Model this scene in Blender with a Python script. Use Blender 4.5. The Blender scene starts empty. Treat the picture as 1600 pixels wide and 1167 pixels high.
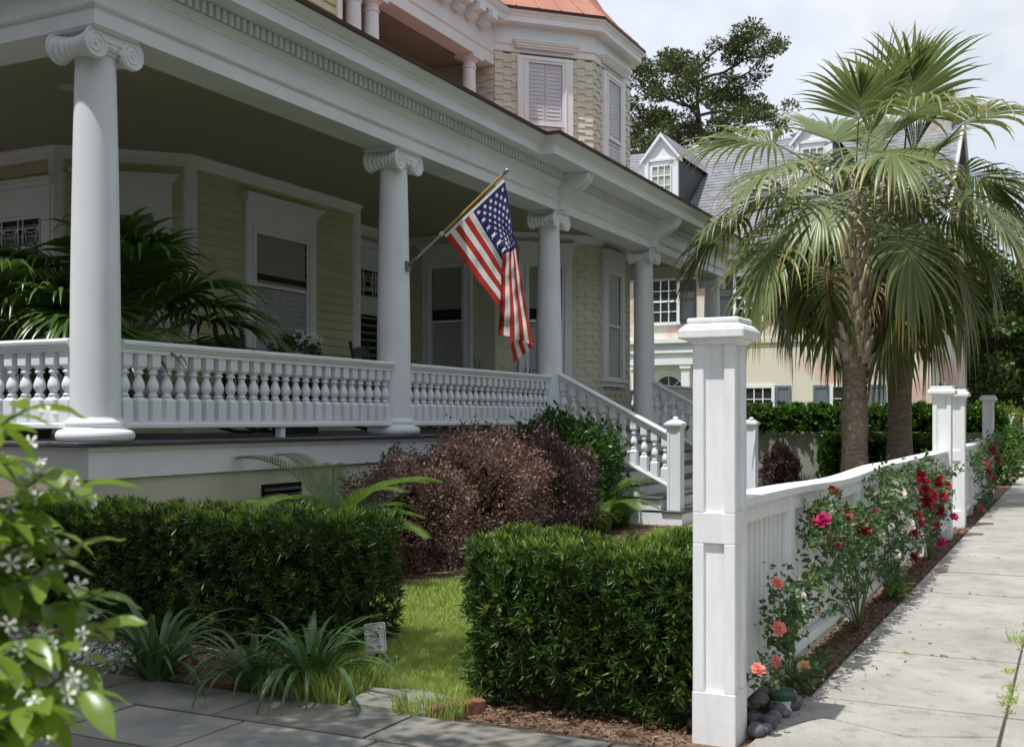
import bpy, math, random
import numpy as np
from mathutils import Vector, Matrix

RD = random.Random(7)
NR = np.random.default_rng(7)
SC = bpy.context.scene
COL = SC.collection

# ------------------------------------------------------------------ camera
cam = bpy.data.cameras.new("camera")
camo = bpy.data.objects.new("camera", cam)
COL.objects.link(camo)
camo.location = (0, 0, 1.3)
YAW = math.atan(0.5)
camo.rotation_euler = (math.radians(90), 0, YAW)
cam.sensor_width = 36.0
cam.lens = 1760 / 1600 * 36
cam.shift_y = 71.5 / 1600
cam.clip_start = 0.05
cam.clip_end = 2000
cam.dof.use_dof = True
cam.dof.focus_distance = 9.0
cam.dof.aperture_fstop = 9.0
SC.camera = camo
SC.render.resolution_x = 1024
SC.render.resolution_y = 746

# ------------------------------------------------------------------ sky and sun
SUN_ELEV = math.radians(68.0)
SUN_DIR = Vector((0.351, 0.936, 0)).normalized()          # way the light travels, on the ground
SUN_STRENGTH = 4.8
SKY_STRENGTH = 0.10
CLOUD = 1.06
w = bpy.data.worlds.new("World")
SC.world = w
w.use_nodes = True
nt = w.node_tree
nt.nodes.clear()
out = nt.nodes.new("ShaderNodeOutputWorld")
bg = nt.nodes.new("ShaderNodeBackground")
sky = nt.nodes.new("ShaderNodeTexSky")
sky.sky_type = 'NISHITA'
sky.sun_disc = False
sky.sun_elevation = SUN_ELEV
sky.sun_rotation = math.atan2(-SUN_DIR.x, -SUN_DIR.y)
sky.dust_density = 2.0
tc = nt.nodes.new("ShaderNodeTexCoord")
mp = nt.nodes.new("ShaderNodeMapping")
mp.inputs['Scale'].default_value = (1.0, 1.0, 1.6)
n1 = nt.nodes.new("ShaderNodeTexNoise")
n1.inputs['Scale'].default_value = 2.3
n1.inputs['Detail'].default_value = 7
n1.inputs['Roughness'].default_value = 0.55
cr = nt.nodes.new("ShaderNodeValToRGB")
cr.color_ramp.elements[0].position = 0.30
cr.color_ramp.elements[0].color = (0.35, 0.35, 0.35, 1)
cr.color_ramp.elements[1].position = 0.56
cr.color_ramp.elements[1].color = (0.97, 0.97, 0.97, 1)
n2 = nt.nodes.new("ShaderNodeTexNoise")
n2.inputs['Scale'].default_value = 3.1
n2.inputs['Detail'].default_value = 6
cr2 = nt.nodes.new("ShaderNodeValToRGB")
k = CLOUD / SKY_STRENGTH
cr2.color_ramp.elements[0].position = 0.30
cr2.color_ramp.elements[0].color = (0.70 * k, 0.78 * k, 0.92 * k, 1)
cr2.color_ramp.elements[1].position = 0.66
cr2.color_ramp.elements[1].color = (0.94 * k, 0.965 * k, 1.02 * k, 1)
mx = nt.nodes.new("ShaderNodeMixRGB")
L = nt.links.new
L(tc.outputs['Generated'], mp.inputs['Vector'])
L(mp.outputs[0], n1.inputs['Vector'])
L(mp.outputs[0], n2.inputs['Vector'])
L(n1.outputs['Fac'], cr.inputs[0])
L(n2.outputs['Fac'], cr2.inputs[0])
L(cr.outputs[0], mx.inputs['Fac'])
L(sky.outputs[0], mx.inputs['Color1'])
L(cr2.outputs[0], mx.inputs['Color2'])
L(mx.outputs[0], bg.inputs['Color'])
bg.inputs['Strength'].default_value = SKY_STRENGTH
L(bg.outputs[0], out.inputs['Surface'])

sl = bpy.data.lights.new("sun", 'SUN')
sl.energy = SUN_STRENGTH
sl.angle = math.radians(0.55)
sl.color = (1.0, 0.975, 0.935)
so = bpy.data.objects.new("sun", sl)
COL.objects.link(so)
so.location = (-6, -12, 30)
dv = Vector((SUN_DIR.x * math.cos(SUN_ELEV), SUN_DIR.y * math.cos(SUN_ELEV), -math.sin(SUN_ELEV)))
so.rotation_euler = dv.to_track_quat('-Z', 'Y').to_euler()

SC.view_settings.view_transform = 'Standard'
SC.view_settings.look = 'None'
SC.view_settings.exposure = 0.0
SC.view_settings.gamma = 1.0
SC.view_settings.use_curve_mapping = False
SC.render.engine = 'CYCLES'

# ------------------------------------------------------------------ pixel -> place (1600x1167 photograph)
F_, CX_, HY_, EZ_ = 1760.0, 800.0, 655.0, 1.3
_c, _s = math.cos(YAW), math.sin(YAW)


def ray(px):
    r = (px - CX_) / F_
    return (_c * r - _s, _s * r + _c)


def onx(px, py, X):
    d = ray(px)
    Z = X / d[0]
    return Vector((X, d[1] * Z, EZ_ - (py - HY_) / F_ * Z))


def ony(px, py, Y):
    d = ray(px)
    Z = Y / d[1]
    return Vector((d[0] * Z, Y, EZ_ - (py - HY_) / F_ * Z))


def onz(px, py, z=0.0):
    Z = (EZ_ - z) * F_ / (py - HY_)
    d = ray(px)
    return Vector((d[0] * Z, d[1] * Z, z))


def atd(px, py, Z):
    d = ray(px)
    return Vector((d[0] * Z, d[1] * Z, EZ_ - (py - HY_) / F_ * Z))


# ------------------------------------------------------------------ materials
def nodes(m):
    m.use_nodes = True
    nt = m.node_tree
    return nt, nt.nodes, nt.links.new, nt.nodes['Principled BSDF']


def M(name, col, rough=0.6, var=0.0, vscale=3.0, col2=None, bump=0.0, bscale=60.0, spec=0.4, metal=0.0,
      island=0.0, stretch=None, lo=0.35, hi=0.65, detail=5.0):
    m = bpy.data.materials.new(name)
    nt, N, L, p = nodes(m)
    p.inputs['Roughness'].default_value = rough
    p.inputs['Specular IOR Level'].default_value = spec
    p.inputs['Metallic'].default_value = metal
    geo = N.new('ShaderNodeNewGeometry')
    pos = geo.outputs['Position']
    if stretch:
        mp = N.new('ShaderNodeMapping')
        mp.inputs['Scale'].default_value = stretch
        L(pos, mp.inputs['Vector'])
        pos = mp.outputs[0]
    c = (*col, 1)
    sock = None
    if var > 0 or col2:
        nz = N.new('ShaderNodeTexNoise')
        nz.inputs['Scale'].default_value = vscale
        nz.inputs['Detail'].default_value = detail
        L(pos, nz.inputs['Vector'])
        r = N.new('ShaderNodeValToRGB')
        r.color_ramp.elements[0].position = lo
        r.color_ramp.elements[1].position = hi
        if col2:
            r.color_ramp.elements[0].color = c
            r.color_ramp.elements[1].color = (*col2, 1)
        else:
            r.color_ramp.elements[0].color = tuple(v * (1 - var) for v in col) + (1,)
            r.color_ramp.elements[1].color = tuple(min(1, v * (1 + var * 0.6)) for v in col) + (1,)
        L(nz.outputs['Fac'], r.inputs[0])
        sock = r.outputs[0]
    if island > 0:
        h = N.new('ShaderNodeHueSaturation')
        oi = N.new('ShaderNodeObjectInfo')
        mr = N.new('ShaderNodeMapRange')
        mr.inputs[3].default_value = 1 - island
        mr.inputs[4].default_value = 1 + island
        L(oi.outputs['Random'], mr.inputs[0])
        L(mr.outputs[0], h.inputs['Value'])
        if sock:
            L(sock, h.inputs['Color'])
        else:
            h.inputs['Color'].default_value = c
        sock = h.outputs[0]
    if sock:
        L(sock, p.inputs['Base Color'])
    else:
        p.inputs['Base Color'].default_value = c
    if bump > 0:
        nb = N.new('ShaderNodeTexNoise')
        nb.inputs['Scale'].default_value = bscale
        nb.inputs['Detail'].default_value = 4
        L(pos, nb.inputs['Vector'])
        b = N.new('ShaderNodeBump')
        b.inputs['Strength'].default_value = bump
        b.inputs['Distance'].default_value = 0.01
        L(nb.outputs['Fac'], b.inputs['Height'])
        L(b.outputs[0], p.inputs['Normal'])
    return m


def LM(name, c1, c2, trans=0.25, rough=0.45, spec=0.4, attr=False, tcol=None):
    """leaf material: colour varies leaf by leaf, light passes through"""
    m = bpy.data.materials.new(name)
    nt, N, L, p = nodes(m)
    p.inputs['Roughness'].default_value = rough
    p.inputs['Specular IOR Level'].default_value = spec
    geo = N.new('ShaderNodeNewGeometry')
    mix = N.new('ShaderNodeMixRGB')
    mix.inputs[1].default_value = (*c1, 1)
    mix.inputs[2].default_value = (*c2, 1)
    L(geo.outputs['Random Per Island'], mix.inputs[0])
    sock = mix.outputs[0]
    if attr:
        at = N.new('ShaderNodeAttribute')
        at.attribute_name = 'tip'
        m2 = N.new('ShaderNodeMixRGB')
        m2.inputs[2].default_value = (*(tcol or (0.35, 0.22, 0.05)), 1)
        L(at.outputs['Fac'], m2.inputs[0])
        L(sock, m2.inputs[1])
        sock = m2.outputs[0]
    L(sock, p.inputs['Base Color'])
    tr = N.new('ShaderNodeBsdfTranslucent')
    hs = N.new('ShaderNodeHueSaturation')
    hs.inputs['Value'].default_value = 1.5
    hs.inputs['Saturation'].default_value = 1.1
    L(sock, hs.inputs['Color'])
    L(hs.outputs[0], tr.inputs['Color'])
    ms = N.new('ShaderNodeMixShader')
    ms.inputs[0].default_value = trans
    L(p.outputs[0], ms.inputs[1])
    L(tr.outputs[0], ms.inputs[2])
    L(ms.outputs[0], N['Material Output'].inputs['Surface'])
    return m


def glass(name, tint=(0.02, 0.025, 0.022), see=0.5, rough=0.03):
    m = bpy.data.materials.new(name)
    nt, N, L, p = nodes(m)
    p.inputs['Base Color'].default_value = (*tint, 1)
    p.inputs['Roughness'].default_value = rough
    p.inputs['Specular IOR Level'].default_value = 0.6
    t = N.new('ShaderNodeBsdfTransparent')
    ms = N.new('ShaderNodeMixShader')
    ms.inputs[0].default_value = see
    nb = N.new('ShaderNodeTexNoise')
    nb.inputs['Scale'].default_value = 2.5
    g = N.new('ShaderNodeNewGeometry')
    L(g.outputs['Position'], nb.inputs['Vector'])
    b = N.new('ShaderNodeBump')
    b.inputs['Strength'].default_value = 0.15
    b.inputs['Distance'].default_value = 0.05
    L(nb.outputs['Fac'], b.inputs['Height'])
    L(b.outputs[0], p.inputs['Normal'])
    L(p.outputs[0], ms.inputs[1])
    L(t.outputs[0], ms.inputs[2])
    L(ms.outputs[0], N['Material Output'].inputs['Surface'])
    return m


WHITE = M('white_paint', (0.755, 0.785, 0.815), 0.45, var=0.05, vscale=2.2, bump=0.10, bscale=90)
WHITE_F = M('white_fence_paint', (0.775, 0.785, 0.795), 0.55, var=0.06, vscale=4, bump=0.18, bscale=30, stretch=(6, 6, 1))
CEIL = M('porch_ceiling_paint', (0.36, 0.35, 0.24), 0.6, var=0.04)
CREAM = M('cream_siding', (0.56, 0.555, 0.36), 0.6, var=0.06, vscale=3, bump=0.1, bscale=40, island=0.05)
SHING = M('cream_shingle', (0.62, 0.60, 0.49), 0.7, var=0.06, vscale=5, bump=0.15, bscale=50, island=0.07)
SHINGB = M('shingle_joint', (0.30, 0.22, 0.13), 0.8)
FOUND = M('foundation_stucco', (0.52, 0.53, 0.42), 0.8, var=0.08, vscale=1.7, bump=0.25, bscale=40)
FLOORG = M('porch_floor_grey', (0.075, 0.075, 0.085), 0.45, var=0.25, vscale=6, bump=0.2, bscale=25)
COPPER = M('copper_red_metal', (0.40, 0.175, 0.115), 0.5, var=0.12, vscale=2, metal=0.0)
DRIP = M('dark_red_metal_edge', (0.07, 0.025, 0.02), 0.5, var=0.15)
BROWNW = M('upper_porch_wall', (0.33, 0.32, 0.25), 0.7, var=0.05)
DARKIN = M('dark_interior', (0.02, 0.02, 0.02), 0.8)
BLIND = M('window_blind', (0.52, 0.55, 0.48), 0.7, var=0.08, vscale=2)
SHUT = M('white_shutter', (0.72, 0.74, 0.78), 0.5, var=0.03)
GLASS = glass('window_glass', see=0.86)
GLASSB = glass('bright_window_glass', (0.05, 0.055, 0.05), 0.92)
BLACKW = M('black_painted_wood', (0.012, 0.012, 0.012), 0.4)
SOIL = M('soil', (0.10, 0.075, 0.05), 0.95, var=0.4, vscale=6, bump=0.6, bscale=20)
MULCHM = M('mulch', (0.115, 0.07, 0.045), 0.95, col2=(0.22, 0.14, 0.09), vscale=40, bump=0.8, bscale=60)
CHIP = LM('mulch_chip', (0.11, 0.06, 0.04), (0.30, 0.20, 0.13), 0.0, 0.9)
LAWNM = M('lawn_soil', (0.12, 0.16, 0.04), 0.95, var=0.3, vscale=12, bump=0.5, bscale=50)
GRASS = LM('grass_blade', (0.23, 0.32, 0.065), (0.41, 0.49, 0.15), 0.4, 0.5)
FLAG = M('bluestone', (0.15, 0.155, 0.15), 0.75, col2=(0.27, 0.25, 0.21), vscale=2.6, bump=0.5, bscale=30, island=0.24, detail=9)
JOINT = M('joint_sand', (0.07, 0.058, 0.042), 0.95, var=0.3, vscale=20, bump=0.5, bscale=80)
def concrete(name):
    m = bpy.data.materials.new(name)
    nt, N, L, p = nodes(m)
    g_ = N.new('ShaderNodeNewGeometry')

    def noise(sc, det, lo, hi, c0, c1):
        n_ = N.new('ShaderNodeTexNoise')
        n_.inputs['Scale'].default_value = sc
        n_.inputs['Detail'].default_value = det
        n_.inputs['Roughness'].default_value = 0.62
        r_ = N.new('ShaderNodeValToRGB')
        r_.color_ramp.elements[0].position = lo
        r_.color_ramp.elements[1].position = hi
        r_.color_ramp.elements[0].color = (*c0, 1)
        r_.color_ramp.elements[1].color = (*c1, 1)
        L(g_.outputs['Position'], n_.inputs['Vector'])
        L(n_.outputs['Fac'], r_.inputs[0])
        return r_.outputs[0], n_.outputs['Fac']

    def mul(a, b):
        x_ = N.new('ShaderNodeMixRGB')
        x_.blend_type = 'MULTIPLY'
        x_.inputs[0].default_value = 1
        L(a, x_.inputs[1])
        L(b, x_.inputs[2])
        return x_.outputs[0]
    base, _ = noise(1.6, 9, 0.35, 0.65, (0.31, 0.295, 0.265), (0.42, 0.405, 0.37))
    spots, _ = noise(9, 8, 0.30, 0.46, (0.68, 0.65, 0.60), (1, 1, 1))
    grain, gf_ = noise(170, 3, 0.30, 0.62, (0.72, 0.71, 0.69), (1.06, 1.06, 1.06))
    h = N.new('ShaderNodeHueSaturation')
    oi = N.new('ShaderNodeObjectInfo')
    mr = N.new('ShaderNodeMapRange')
    mr.inputs[3].default_value = 0.92
    mr.inputs[4].default_value = 1.06
    L(oi.outputs['Random'], mr.inputs[0])
    L(mr.outputs[0], h.inputs['Value'])
    L(mul(mul(base, spots), grain), h.inputs['Color'])
    L(h.outputs[0], p.inputs['Base Color'])
    p.inputs['Roughness'].default_value = 0.88
    b = N.new('ShaderNodeBump')
    b.inputs['Strength'].default_value = 0.4
    b.inputs['Distance'].default_value = 0.006
    L(gf_, b.inputs['Height'])
    L(b.outputs[0], p.inputs['Normal'])
    return m


CONC = concrete('worn_concrete')
ASPH = M('asphalt', (0.05, 0.05, 0.052), 0.9, var=0.2, vscale=30, bump=0.4, bscale=120)
STONE = M('river_stone', (0.125, 0.12, 0.135), 0.55, var=0.25, vscale=25, island=0.3)
BARK = M('palm_bark', (0.17, 0.135, 0.10), 0.9, col2=(0.30, 0.25, 0.19), vscale=9, bump=0.9, bscale=14, stretch=(1, 1, 3))
BOOT = M('palm_boot', (0.27, 0.22, 0.16), 0.85, col2=(0.42, 0.37, 0.28), vscale=12, bump=0.6, bscale=25, island=0.15)
TWIG = M('twig', (0.07, 0.05, 0.03), 0.9, var=0.3, vscale=20)
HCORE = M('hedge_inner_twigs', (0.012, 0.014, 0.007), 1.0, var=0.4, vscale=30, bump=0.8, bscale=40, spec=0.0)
STEMG = M('green_stem', (0.10, 0.14, 0.04), 0.6, var=0.2, vscale=20)


# ------------------------------------------------------------------ mesh helpers
class B:
    def __init__(s):
        s.v, s.f, s.m = [], [], []

    def add(s, vs, fs, mi=0):
        o = len(s.v)
        s.v += [tuple(v) for v in vs]
        s.f += [tuple(i + o for i in f) for f in fs]
        s.m += [mi] * len(fs)
        return s

    def box(s, x0, x1, y0, y1, z0, z1, mi=0):
        return s.add([(x0, y0, z0), (x1, y0, z0), (x1, y1, z0), (x0, y1, z0), (x0, y0, z1), (x1, y0, z1), (x1, y1, z1), (x0, y1, z1)],
                     [(0, 3, 2, 1), (4, 5, 6, 7), (0, 1, 5, 4), (1, 2, 6, 5), (2, 3, 7, 6), (3, 0, 4, 7)], mi)

    def fbox(s, fr, a0, a1, b0, b1, c0, c1, mi=0):
        """box in a wall frame: a along the wall, b up, c out of the wall"""
        p = [fr(a, b, c) for (a, b, c) in ((a0, b0, c0), (a1, b0, c0), (a1, b0, c1), (a0, b0, c1), (a0, b1, c0), (a1, b1, c0), (a1, b1, c1), (a0, b1, c1))]
        return s.add(p, [(0, 1, 2, 3), (4, 7, 6, 5), (0, 4, 5, 1), (1, 5, 6, 2), (2, 6, 7, 3), (3, 7, 4, 0)], mi)

    def prism(s, poly, z0, z1, mi=0):
        n = len(poly)
        vs = [(x, y, z0) for x, y in poly] + [(x, y, z1) for x, y in poly]
        fs = [tuple(range(n - 1, -1, -1)), tuple(range(n, 2 * n))] + [(i, (i + 1) % n, n + (i + 1) % n, n + i) for i in range(n)]
        return s.add(vs, fs, mi)

    def frustum(s, cx, cy, w0, w1, z0, z1, d0=None, d1=None):
        d0 = d0 or w0
        d1 = d1 or w1
        vs = [(cx + sx * w0 / 2, cy + sy * d0 / 2, z0) for sx, sy in ((-1, -1), (1, -1), (1, 1), (-1, 1))] + \
             [(cx + sx * w1 / 2, cy + sy * d1 / 2, z1) for sx, sy in ((-1, -1), (1, -1), (1, 1), (-1, 1))]
        return s.add(vs, [(3, 2, 1, 0), (4, 5, 6, 7), (0, 1, 5, 4), (1, 2, 6, 5), (2, 3, 7, 6), (3, 0, 4, 7)])

    def lathe(s, prof, seg=20, c=(0, 0, 0), mi=0, sq=None):
        o = len(s.v)
        n = len(prof)
        for r, z in prof:
            for i in range(seg):
                a = 2 * math.pi * (i + 0.5) / seg
                s.v.append((c[0] + r * math.cos(a), c[1] + r * math.sin(a), c[2] + z))
        for j in range(n - 1):
            for i in range(seg):
                k = (i + 1) % seg
                s.f.append((o + j * seg + i, o + j * seg + k, o + (j + 1) * seg + k, o + (j + 1) * seg + i))
                s.m.append(mi)
        s.f.append(tuple(o + i for i in range(seg - 1, -1, -1)))
        s.f.append(tuple(o + (n - 1) * seg + i for i in range(seg)))
        s.m += [mi, mi]
        return s

    def tube(s, pts, rad, seg=7, mi=0):
        o = len(s.v)
        pts = [Vector(p) for p in pts]
        n = len(pts)
        if not hasattr(rad, '__len__'):
            rad = [rad] * n
        up = None
        for i, p in enumerate(pts):
            t = (pts[min(i + 1, n - 1)] - pts[max(i - 1, 0)])
            t = t.normalized() if t.length > 1e-9 else Vector((0, 0, 1))
            if up is None:
                up = Vector((0, 0, 1)) if abs(t.z) < 0.9 else Vector((1, 0, 0))
            a = t.cross(up)
            a = a.normalized() if a.length > 1e-6 else t.orthogonal().normalized()
            b = a.cross(t)
            up = b
            for j in range(seg):
                q = 2 * math.pi * j / seg
                s.v.append(tuple(p + (a * math.cos(q) + b * math.sin(q)) * rad[i]))
        for i in range(n - 1):
            for j in range(seg):
                k = (j + 1) % seg
                s.f.append((o + i * seg + j, o + (i + 1) * seg + j, o + (i + 1) * seg + k, o + i * seg + k))
                s.m.append(mi)
        s.f.append(tuple(o + j for j in range(seg)))
        s.f.append(tuple(o + (n - 1) * seg + j for j in range(seg - 1, -1, -1)))
        s.m += [mi, mi]
        return s

    def sweep(s, prof, path, mi=0, closed=False):
        """closed profile (out, z) carried along a level path with mitred corners; out is to the right of travel"""
        n = len(path)
        P = [Vector((p[0], p[1])) for p in path]
        offs = []
        for i in range(n):
            if closed or 0 < i < n - 1:
                t1 = (P[i] - P[i - 1]).normalized()
                t2 = (P[(i + 1) % n] - P[i]).normalized()
                n1 = Vector((t1.y, -t1.x))
                n2 = Vector((t2.y, -t2.x))
                offs.append((n1 + n2) / (1 + n1.dot(n2)))
            else:
                t = (P[1] - P[0]).normalized() if i == 0 else (P[-1] - P[-2]).normalized()
                offs.append(Vector((t.y, -t.x)))
        o = len(s.v)
        m = len(prof)
        for i in range(n):
            for a, z in prof:
                q = P[i] + offs[i] * a
                s.v.append((q.x, q.y, z))
        for i in range(n if closed else n - 1):
            i2 = (i + 1) % n
            for j in range(m):
                k = (j + 1) % m
                s.f.append((o + i * m + j, o + i * m + k, o + i2 * m + k, o + i2 * m + j))
                s.m.append(mi)
        if not closed:
            s.f.append(tuple(o + j for j in range(m - 1, -1, -1)))
            s.f.append(tuple(o + (n - 1) * m + j for j in range(m)))
            s.m += [mi, mi]
        return s

    def mesh(s, name, mats, smooth=False):
        me = bpy.data.meshes.new(name)
        me.from_pydata(s.v, [], s.f)
        if not isinstance(mats, (list, tuple)):
            mats = [mats]
        for m in mats:
            me.materials.append(m)
        if len(mats) > 1:
            me.polygons.foreach_set('material_index', s.m)
        if smooth:
            me.polygons.foreach_set('use_smooth', [True] * len(s.f))
        me.update()
        return me


WO = {}


def woff(p):
    return WO.get(p.name, Vector((0, 0, 0))) if p else Vector((0, 0, 0))


def link(name, me, parent=None, loc=None, rot=None, scale=None):
    """put mesh data in the scene; loc is a world place"""
    o = bpy.data.objects.new(name, me)
    COL.objects.link(o)
    l = Vector(loc) if loc is not None else Vector((0, 0, 0))
    WO[o.name] = l
    if parent:
        o.parent = parent
        l = l - woff(parent)
    o.location = l
    if rot is not None:
        o.rotation_euler = rot
    if scale is not None:
        o.scale = scale if hasattr(scale, '__len__') else (scale,) * 3
    return o


def obj(name, b, mats, parent=None, smooth=False, bevel=0.0, auto=None, org=None):
    """mesh given in world places; its origin goes to org (or its own low centre)"""
    v = np.array(b.v)
    if org is None:
        org = Vector(((v[:, 0].min() + v[:, 0].max()) / 2, (v[:, 1].min() + v[:, 1].max()) / 2, v[:, 2].min()))
    v = v - np.array(org)
    b.v = [tuple(p) for p in v.tolist()]
    me = b.mesh(name, mats, smooth)
    if auto is not None:
        me.set_sharp_from_angle(angle=math.radians(auto))
    o = link(name, me, parent, org)
    if bevel:
        md = o.modifiers.new('bevel', 'BEVEL')
        md.width = bevel
        md.segments = 1
        md.limit_method = 'ANGLE'
        md.angle_limit = math.radians(40)
    return o


def thing(name, label, cat, loc, group=None):
    o = bpy.data.objects.new(name, None)
    COL.objects.link(o)
    o.location = loc
    o.empty_display_size = 0.2
    WO[o.name] = Vector(loc)
    o['label'] = label
    o['category'] = cat
    if group:
        o['group'] = group
    return o


def tag(o, label, cat, group=None):
    o['label'] = label
    o['category'] = cat
    if group:
        o['group'] = group
    return o


def struct(o):
    o['kind'] = 'structure'
    return o


def stuff(o):
    o['kind'] = 'stuff'
    return o


def np_mesh(name, V, Fc, mat, attr=None):
    V = np.asarray(V, dtype=np.float32).reshape(-1, 3)
    Fc = np.asarray(Fc, dtype=np.int32)
    me = bpy.data.meshes.new(name)
    n, kk = Fc.shape
    me.vertices.add(len(V))
    me.vertices.foreach_set('co', V.ravel())
    me.loops.add(n * kk)
    me.loops.foreach_set('vertex_index', Fc.ravel())
    me.polygons.add(n)
    me.polygons.foreach_set('loop_start', np.arange(0, n * kk, kk, dtype=np.int32))
    if attr is not None:
        a = me.attributes.new('tip', 'FLOAT', 'POINT')
        a.data.foreach_set('value', np.asarray(attr, dtype=np.float32))
    me.materials.append(mat)
    me.update(calc_edges=True)
    return me


def np_obj(name, V, Fc, mat, parent=None, org=None, attr=None):
    V = np.asarray(V).reshape(-1, 3)
    if org is None:
        org = Vector((V[:, 0].mean(), V[:, 1].mean(), V[:, 2].min()))
    me = np_mesh(name, V - np.array(org), Fc, mat, attr)
    return link(name, me, parent, org)


def unit(a):
    return a / np.maximum(np.linalg.norm(a, axis=-1, keepdims=True), 1e-9)


def leafset(P, D, Ln, Wd, fold=0.25, Nn=None, curl=0.0):
    """many folded leaves: base P, axis D, length, width -> verts, tris"""
    P = np.asarray(P, float)
    D = unit(np.asarray(D, float))
    n = len(P)
    Ln = np.broadcast_to(Ln, (n,))[:, None]
    Wd = np.broadcast_to(Wd, (n,))[:, None]
    if Nn is None:
        Nn = NR.normal(size=(n, 3)) + np.array([0, 0, 0.8])
    S = unit(np.cross(D, Nn))
    U = np.cross(S, D)
    mid = P + D * Ln * 0.5
    l = mid + S * Wd * 0.5 + U * Wd * fold
    r = mid - S * Wd * 0.5 + U * Wd * fold
    t = P + D * Ln - np.array([0, 0, 1.0]) * Ln * curl
    V = np.stack([P, l, t, r], 1).reshape(-1, 3)
    i = np.arange(n) * 4
    Fc = np.concatenate([np.stack([i, i + 2, i + 1], 1), np.stack([i, i + 3, i + 2], 1)])
    return V, Fc


def merge(parts):
    V, Fc, o = [], [], 0
    for v, f in parts:
        V.append(v)
        Fc.append(f + o)
        o += len(v)
    return np.concatenate(V), np.concatenate(Fc)


def rnd_dirs(n):
    return unit(NR.normal(size=(n, 3)))

# ================================================================== THE SETTING
def sheet(name, poly, z, mat, thick=0.03):
    b = B()
    b.prism(poly, z - thick, z)
    return struct(obj(name, b, mat))


sheet('ground', [(-300, -300), (300, -300), (300, 400), (-300, 400)], -0.07, SOIL)
sheet('road', [(1.55, -120), (9.5, -120), (9.5, 200), (1.55, 200)], -0.02, ASPH, 0.045)
kb = B().box(1.38, 1.55, -120, 200, -0.06, 0.10)
struct(obj('kerb', kb, CONC, bevel=0.02))
sheet('verge', [(0.62, -60), (1.38, -60), (1.38, 200), (0.62, 200)], -0.012, LAWNM, 0.05)

# sidewalk: every slab its own piece on a bed that shows in the joints
bed = B().box(-1.13, 0.62, -40, 140, -0.06, -0.007)
walk = struct(obj('sidewalk', bed, JOINT, org=Vector((-0.25, 5, -0.06))))


def slab(parent, poly, z0, z1, mat, name='slab', inset=0.0, bev=0.003):
    b = B()
    b.prism(poly, z0, z1)
    return obj(name, b, mat, parent, bevel=bev)


def jit(a):
    return a + RD.uniform(-0.006, 0.006)


g = 0.014
gx = 0.008
cols = ((-1.12, -0.272), (-0.272, 0.61))
ys = [5.36 + 1.22 * i for i in range(0, 26)]
for (xa, xb) in cols:
    for i in range(len(ys) - 1):
        zt = RD.uniform(-0.001, 0.004)
        slab(walk, [(xa + gx, ys[i] + g), (xb - jit(gx), jit(ys[i] + g)), (xb - jit(gx), jit(ys[i + 1] - g)), (xa + gx, ys[i + 1] - g)], -0.05, zt, CONC)
    slab(walk, [(xa + g, ys[-1] + g), (xb - g, ys[-1] + g), (xb - g, 140), (xa + g, 140)], -0.05, 0.0, CONC)
# broken slabs of the apron beside the gatepost
brk = [
    [(-1.16, 4.72), (-0.98, 5.02), (-0.62, 4.86), (-0.28, 5.02), (-0.278, 5.35), (-1.13, 5.35)],
    [(-1.16, 4.70), (-1.17, 4.40), (-0.80, 4.12), (-0.28, 4.25), (-0.28, 5.005), (-0.62, 4.845), (-0.972, 5.003)],
    [(-1.17, 4.385), (-1.17, 3.2), (-0.28, 3.2), (-0.28, 4.235), (-0.80, 4.105)],
    [(-0.266, 3.2), (0.60, 3.2), (0.60, 5.35), (-0.266, 5.35)],
    [(-1.17, 1.6), (-0.28, 1.6), (-0.28, 3.188), (-1.17, 3.188)],
    [(-0.268, 1.6), (0.60, 1.6), (0.60, 3.188), (-0.268, 3.188)],
    [(-1.17, -6), (0.60, -6), (0.60, 1.588), (-1.17, 1.588)],
]
for q in brk:
    slab(walk, q, -0.05, RD.uniform(-0.001, 0.004), CONC, bev=0.003)

# driveway of bluestone flags
dbed = B().box(-13, -1.18, -6, 4.30, -0.065, -0.008)
drive = struct(obj('driveway', dbed, JOINT, org=Vector((-5, 2, -0.065))))
y = 4.24
rown = 0
while y > -2.2:
    dy = RD.uniform(0.48, 0.62) if rown else 0.40
    x = -1.19 - RD.uniform(0, 0.3)
    x = -1.19
    first = True
    while x > -9.5:
        dx = RD.uniform(0.55, 1.05) * (RD.uniform(0.5, 1) if first else 1)
        first = False
        j = 0.009
        slab(drive, [(x - dx + j, jit(y - dy + j)), (x - j, jit(y - dy + j)), (x - j, jit(y - j)), (x - dx + j, jit(y - j))], -0.05, RD.uniform(-0.002, 0.003), FLAG, 'flagstone')
        x -= dx
    y -= dy
    rown += 1
# step stone in the gap between the hedges
st = obj('stepping_stone', B().prism([(-2.98, 4.27), (-2.54, 4.26), (-2.50, 4.52), (-2.72, 4.60), (-3.02, 4.55)], -0.05, 0.018), FLAG, bevel=0.01)
tag(st, 'flat pale stepping stone sunk in the grass between the two hedges', 'stepping stone')

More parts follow.
